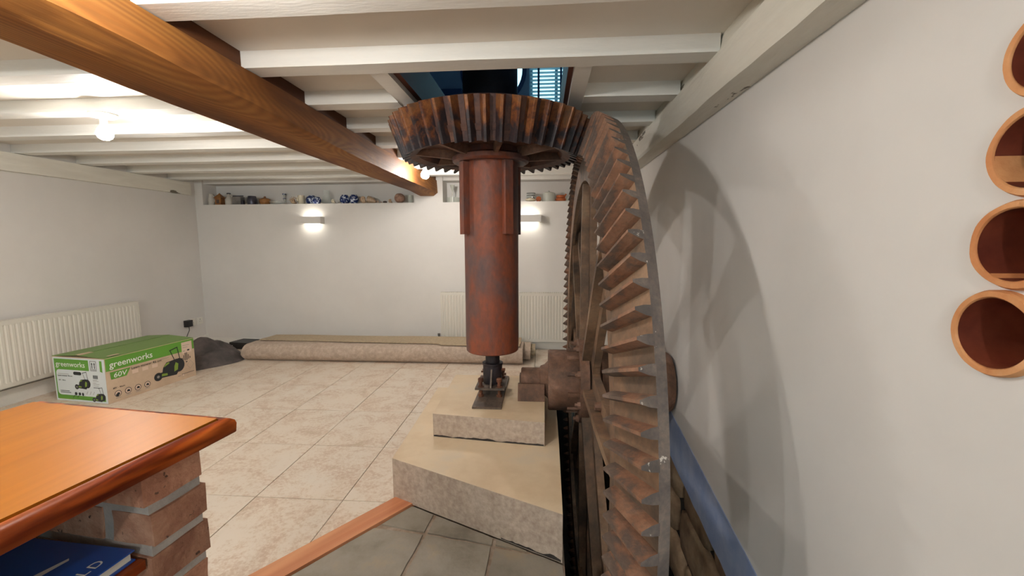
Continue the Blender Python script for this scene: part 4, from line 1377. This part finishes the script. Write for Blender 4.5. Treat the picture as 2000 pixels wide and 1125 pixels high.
# top flap with a ragged free edge
bm = bmesh.new(); N = 70; rows = []
for k in range(N + 1):
    x = -3.30 + (3.05) * k / N
    e = 4.60 - .10 * (k / N) + .018 * noise.noise(Vector((x * 2.2, 0, 3))) + .006 * noise.noise(Vector((x * 16, 0, 3))) + (.05 if x < -1.15 else 0)
    row = [bm.verts.new((x, e + (4.96 - e) * i / 5, .196 + .004 * noise.noise(Vector((x * 2, i * .5, 1))) - .012 * (i / 5))) for i in range(6)]
    rows.append(row)
for a, b in zip(rows, rows[1:]):
    for i in range(5):
        bm.faces.new((a[i], b[i], b[i + 1], a[i + 1]))
thicken(bm, (0, 0, .011)); mk('top_flap', bm, 'carpet_back', cp)

# ------------------------------------------------------------------ display shelf things
ZS = 1.8135; YS = YB + .075
PXM = lambda u: (u - 1000) / 830.0
def ux(u, y=YS):
    d = CR * ((u - 1000) / 830.0) + CD * ((397 - 562.5) / 830.0) + CF
    return d.x * (y / d.y)
PX = .00637                           # metres per pixel on the shelf
def ware(name, u, prof, mat, label, cat, group='ornaments in the wall niche', dy=0, seg=24, sc=(1, 1)):
    """prof: (height px, radius px)"""
    t = thing(name, (ux(u, YS + dy), YS + dy, ZS), label, cat, group)
    bm = bmesh.new(); lathe(bm, [(h * PX, r * PX) for h, r in prof], seg, 'z', (ux(u, YS + dy), YS + dy, ZS)); mk('body', bm, mat, t, smooth=True, ang=50)
    return t
def handle(t, x, z0, z1, out, mat, r=.005, y=YS):
    bm = bmesh.new(); n = 8
    tube(bm, [(x + out * sin(pi * k / n), y, ZS + z0 + (z1 - z0) * k / n) for k in range(n + 1)], r, 8); mk('handle', bm, mat, t, smooth=True)
t = ware('jug', 413.5, [(0, 5), (2, 5.6), (9, 6), (16, 5), (21, 4.6), (22, 5.2)], 'stoneware', 'pale grey jug at the left end of the niche shelf', 'jug'); handle(t, ux(413.5) + 4.5 * PX, .03, .12, .022, 'stoneware')
t = thing('lantern', (ux(430), YS, ZS), 'little brown wooden lantern house with a pointed roof, beside the pale jug', 'lantern', 'ornaments in the wall niche')
x = ux(430)
mk('body', bx(x - .038, x + .038, YS - .038, YS + .038, ZS, ZS + .088), 'brown_ware', t, bevel=.003)
bm = bmesh.new(); lathe(bm, [(.086, .068), (.092, .066), (.145, .006), (.152, .004)], 4, 'z', (x, YS, ZS), a0=pi / 4); mk('roof', bm, 'brown_ware', t)
bm = bmesh.new(); box(bm, x - .018, x + .018, YS - .040, YS - .037, ZS + .02, ZS + .065); mk('window', bm, 'dark_stone', t)
t = ware('flagon', 448, [(0, 6.5), (2, 7), (10, 7), (14, 5), (17, 3), (21, 2.6), (22, 3.6), (23, 3.2)], 'stoneware', 'stoneware flagon with a narrow neck and dark rim', 'flagon')
handle(t, ux(448) + 3 * PX, .08, .13, .02, 'stoneware')
bm = bmesh.new(); lathe(bm, [(.136, .022), (.146, .024), (.150, .02)], 20, 'z', (ux(448), YS, ZS)); mk('stopper', bm, 'pewter', t, smooth=True)
t = thing('tin_box', (ux(466), YS, ZS), 'open grey tin with a dark bar across its top, between flagon and tankard', 'tin', 'ornaments in the wall niche'); x = ux(466)
mk('body', bx(x - .06, x + .05, YS - .03, YS + .05, ZS, ZS + .102), 'grey_metal', t, bevel=.004)
mk('bar', bx(x - .06, x + .075, YS - .02, YS + .0, ZS + .104, ZS + .116), 'pewter', t, bevel=.003)
mk('spout', bx(x + .052, x + .072, YS - .015, YS + .015, ZS, ZS + .055), 'pewter', t, bevel=.004)
t = ware('tankard', 493, [(0, 9), (1, 9.2), (8, 9.4), (15, 7.6), (17, 7.2)], 'pewter', 'dark pewter tankard with a pale handle', 'tankard'); handle(t, ux(493) - 7.5 * PX, .015, .10, -.025, 'grey_metal')
t = ware('tureen', 518, [(0, 7), (2, 9), (6, 10.5), (9, 10), (10, 9)], 'brown_ware', 'brown and cream lidded tureen', 'tureen')
bm = bmesh.new(); lathe(bm, [(.058, .062), (.066, .062), (.082, .03), (.086, .012), (.10, .014), (.106, 0)], 24, 'z', (ux(518), YS, ZS)); mk('lid', bm, 'brown_ware', t, smooth=True)
ware('glass_dish', 543, [(0, 9), (1, 13), (5, 16), (6, 16), (3, 13), (2, 0)], 'clear_glass', 'low clear glass dish beside the brown tureen', 'dish')
t = ware('glass_candlestick', 556, [(0, 6), (1, 5.5), (2, 1.6), (8, 1.4), (12, 2.4), (14, 1.6), (20, 1.8), (23, 3.6)], 'frosted_glass', 'slender clear candlestick with dark bands', 'candlestick', dy=.115)
bm = bmesh.new(); lathe(bm, [(.132, .020), (.146, .024), (.148, .018)], 20, 'z', (ux(556, YS + .115), YS + .115, ZS)); lathe(bm, [(.080, .015), (.088, .017), (.090, .014)], 20, 'z', (ux(556, YS + .115), YS + .115, ZS)); mk('band', bm, 'blue_pattern', t, smooth=True)
def shell(u, r, label, mat='shell_band', name='sea_shell', turns=3.2, dy=-.01, grow=.78, group='sea shells in the wall niche'):
    x = ux(u, YS + dy); R = r * PX
    bm = bmesh.new(); pts = []; tp = []
    n = 60
    for k in range(n + 1):
        q = k / n; a = -2 * pi * turns * q; s = math.exp(-2.6 * q)
        pts.append((x + R * .52 * s * cos(a - .6), YS + dy - .012 * q * 3 - R * .1, ZS + R * .98 + R * .52 * s * sin(a - .6))); tp.append(max(.04, s * .47))
    tube(bm, pts, R, 12, tp)
    t = thing(name, (x, YS + dy, ZS), label, 'shell', group)
    zmin = min(v.co.z for v in bm.verts)
    for v in bm.verts:
        v.co.z += ZS + .0008 - zmin
    mk('whorl', bm, mat, t, smooth=True, ang=80)
    return t
t = shell(574, 8, 'spiky red and white striped sea shell next to the cream mug')
bm = bmesh.new()
for k in range(9):
    a = pi * k / 8; c = Vector((ux(574, YS - .01) + .04 * cos(a), YS - .01, ZS + .048 + .028 * sin(a))); d = Vector((cos(a), -.2, sin(a))) * .026
    tube(bm, [c, c + d], .006, 6, [1, .15])
mk('spikes', bm, 'shell_band', t)
t = ware('mug', 589, [(0, 5.6), (1, 6), (16, 6.2), (17, 6.2), (17, 5.6)], 'cream_ware', 'cream mug with its handle turned forward', 'mug')
handle(t, ux(589) - 3 * PX, .03, .085, -.012, 'cream_ware', .006, YS - .04)
G3 = 'blue and white pots in the wall niche'
ware('ginger_jar', 609, [(0, 7), (3, 10), (9, 11), (14, 9), (16, 6), (17, 6.5)], 'blue_pattern', 'taller of the two touching blue patterned pots beside the glass vase', 'pot', G3, .03)
ware('ginger_jar', 619, [(0, 6), (3, 7.8), (7, 8.2), (11, 7), (13, 5)], 'blue_pattern', 'lower blue patterned pot right beside the glass vase', 'pot', G3, -.045)
ware('glass_vase', 638.5, [(0, 7), (3, 10), (9, 9), (16, 6.5), (24, 5), (27, 6.5), (27, 6.1), (24, 4.6), (16, 6.1), (9, 8.5), (3, 9.4), (1, 6)], 'clear_glass', 'tall clear glass vase between the blue pots', 'vase', dy=.03)
t = shell(652, 6.2, 'round white shell between the glass vase and the blue pots', 'cream_ware')
ware('ginger_jar', 674, [(0, 6), (3, 9), (8, 9.8), (14, 8), (16, 5.5), (17, 6)], 'blue_pattern', 'left one of the two round blue pots beside the big snail shell', 'pot', G3)
ware('ginger_jar', 692, [(0, 6), (3, 8.6), (8, 9.2), (14, 8), (16, 5.5), (17, 6)], 'blue_pattern', 'right one of the two round blue pots, touching the big snail shell', 'pot', G3)
t = shell(711, 9.3, 'big banded snail shell beside the round blue pots')
bm = bmesh.new(); x = ux(722)
tube(bm, [(x - .03, YS + .03, ZS + .05), (x, YS + .03, ZS + .046), (x + .04, YS + .02, ZS + .034), (x + .075, YS + .015, ZS + .016)], .05, 12, [.98, .9, .6, .25]); mk('whorl', bm, 'shell_band', t, smooth=True)
shell(739, 3.6, 'small pinkish shell right of the big snail shell', 'shell_plain')
shell(746, 2.6, 'tiny pale shell beside the dark pebble', 'shell_plain', turns=2)
def blob(name, u, rx, rz, mat, label, cat, group='sea shells in the wall niche', ry=None, rough=.08, dy=0, z0=0):
    bm = bmesh.new(); bmesh.ops.create_icosphere(bm, subdivisions=3, radius=1); x = ux(u, YS + dy)
    for v in bm.verts:
        c = v.co.copy(); k = 1 + rough * noise.noise(c * 2.2 + Vector((u, 0, 0)))
        v.co = Vector((x + c.x * rx * PX * k, YS + dy + c.y * (ry or rx) * PX * k, ZS + z0 + rz * PX * (1 + c.z * k)))
    zm = min(v.co.z for v in bm.verts)
    for v in bm.verts:
        v.co.z += ZS + z0 + .0005 - zm
    return tag(mk(name, bm, mat, smooth=True, ang=80), label, cat, group)
blob('pebble', 752, 4.2, 2.3, 'dark_stone', 'dark pebble among the small shells', 'stone')
shell(763, 5.6, 'striped shell left of the brown sea urchin')
blob('sea_urchin', 781, 10.5, 9.6, 'urchin', 'large round brown sea urchin near the end of the niche', 'sea urchin', None)
ware('glass_tumbler', 802, [(0, 4.5), (1, 5), (15, 5.6), (15, 5.2), (2, 4.6)], 'frosted_glass', 'grey glass tumbler at the right end of the long niche', 'glass')
# right niche
t = ware('cocktail_glass', 884, [(0, 5.5), (.6, 5), (1.2, .9), (17, .8), (20, 1.0), (33, 4.6), (33, 4.2), (20.6, .5)], 'frosted_glass', 'tall thin stemmed cocktail glass in the right niche, left of the sleeve', 'glass', None, -.02)
t = thing('storage_jar', (ux(886, YS + .125), YS + .125, ZS), 'wide pale lidless jar behind the cocktail glass', 'jar'); x = ux(886, YS + .125)
bm = bmesh.new(); lathe(bm, [(0, .085), (.004, .09), (.07, .09), (.07, .085), (.006, .082)], 30, 'z', (x, YS + .125, ZS)); mk('body', bm, 'frosted_glass', t, smooth=True, ang=40)
t = ware('glass_jar', 1037, [(0, 8), (1, 8.6), (16, 8.6), (17, 8), (17, 7.4), (2, 7.8)], 'clear_glass', 'clear ribbed glass jar in the right niche beside the sleeve', 'jar', None, .06)
bm = bmesh.new()
for zz in (.045, .075, .104):
    lathe(bm, [(zz, .0548), (zz + .004, .0562), (zz + .008, .0548)], 24, 'z', (ux(1037, YS + .06), YS + .06, ZS), caps=False)
mk('ribs', bm, 'grey_metal', t)
blob('white_shell', 1036, 10, 3.2, 'cream_ware', 'low white shell in front of the ribbed glass jar', 'shell', None, 5, .2, -.03)
bm = bmesh.new(); lathe(bm, [(-.03, .0), (-.03, .028), (-.026, .031), (.026, .031), (.03, .028), (.03, .0)], 24, 'y', (ux(1052), YS, ZS + .032))
tag(mk('clay_disc', bm, 'rust_orange', smooth=True, ang=40), 'small round orange clay disc standing left of the glass cloche', 'ornament')
t = ware('glass_cloche', 1072, [(0, 12), (1, 12.2), (13, 12.2), (16, 11.5), (17.5, 7), (18.5, 2), (20, 1.6), (20.5, 0)], 'frosted_glass', 'clear domed glass cloche with a knob in the right niche', 'cloche', None)
t = thing('clay_dish', (ux(1095), YS, ZS), 'rust red clay dish, lower one of the stacked pair', 'dish', 'stacked clay dishes'); x = ux(1095)
bm = bmesh.new(); lathe(bm, [(0, .05), (.008, .062), (.03, .066), (.036, .06), (.036, .0)], 28, 'z', (x, YS, ZS)); mk('body', bm, 'rust_orange', t, smooth=True, ang=50)
t = thing('clay_dish', (x, YS, ZS + .037), 'rust red clay dish with a small spout, upper one of the stacked pair', 'dish', 'stacked clay dishes')
bm = bmesh.new(); lathe(bm, [(.037, .045), (.045, .055), (.066, .058), (.074, .05), (.074, .0)], 28, 'z', (x, YS, ZS)); tube(bm, [(x + .045, YS, ZS + .06), (x + .066, YS, ZS + .088)], .010, 8); mk('body', bm, 'rust_orange', t, smooth=True, ang=50)
ware('glass_tumbler', 1111, [(0, 3.6), (1, 4), (9, 4.4), (9, 4.0), (2, 3.6)], 'clear_glass', 'small clear glass right of the stacked clay dishes', 'glass', None)
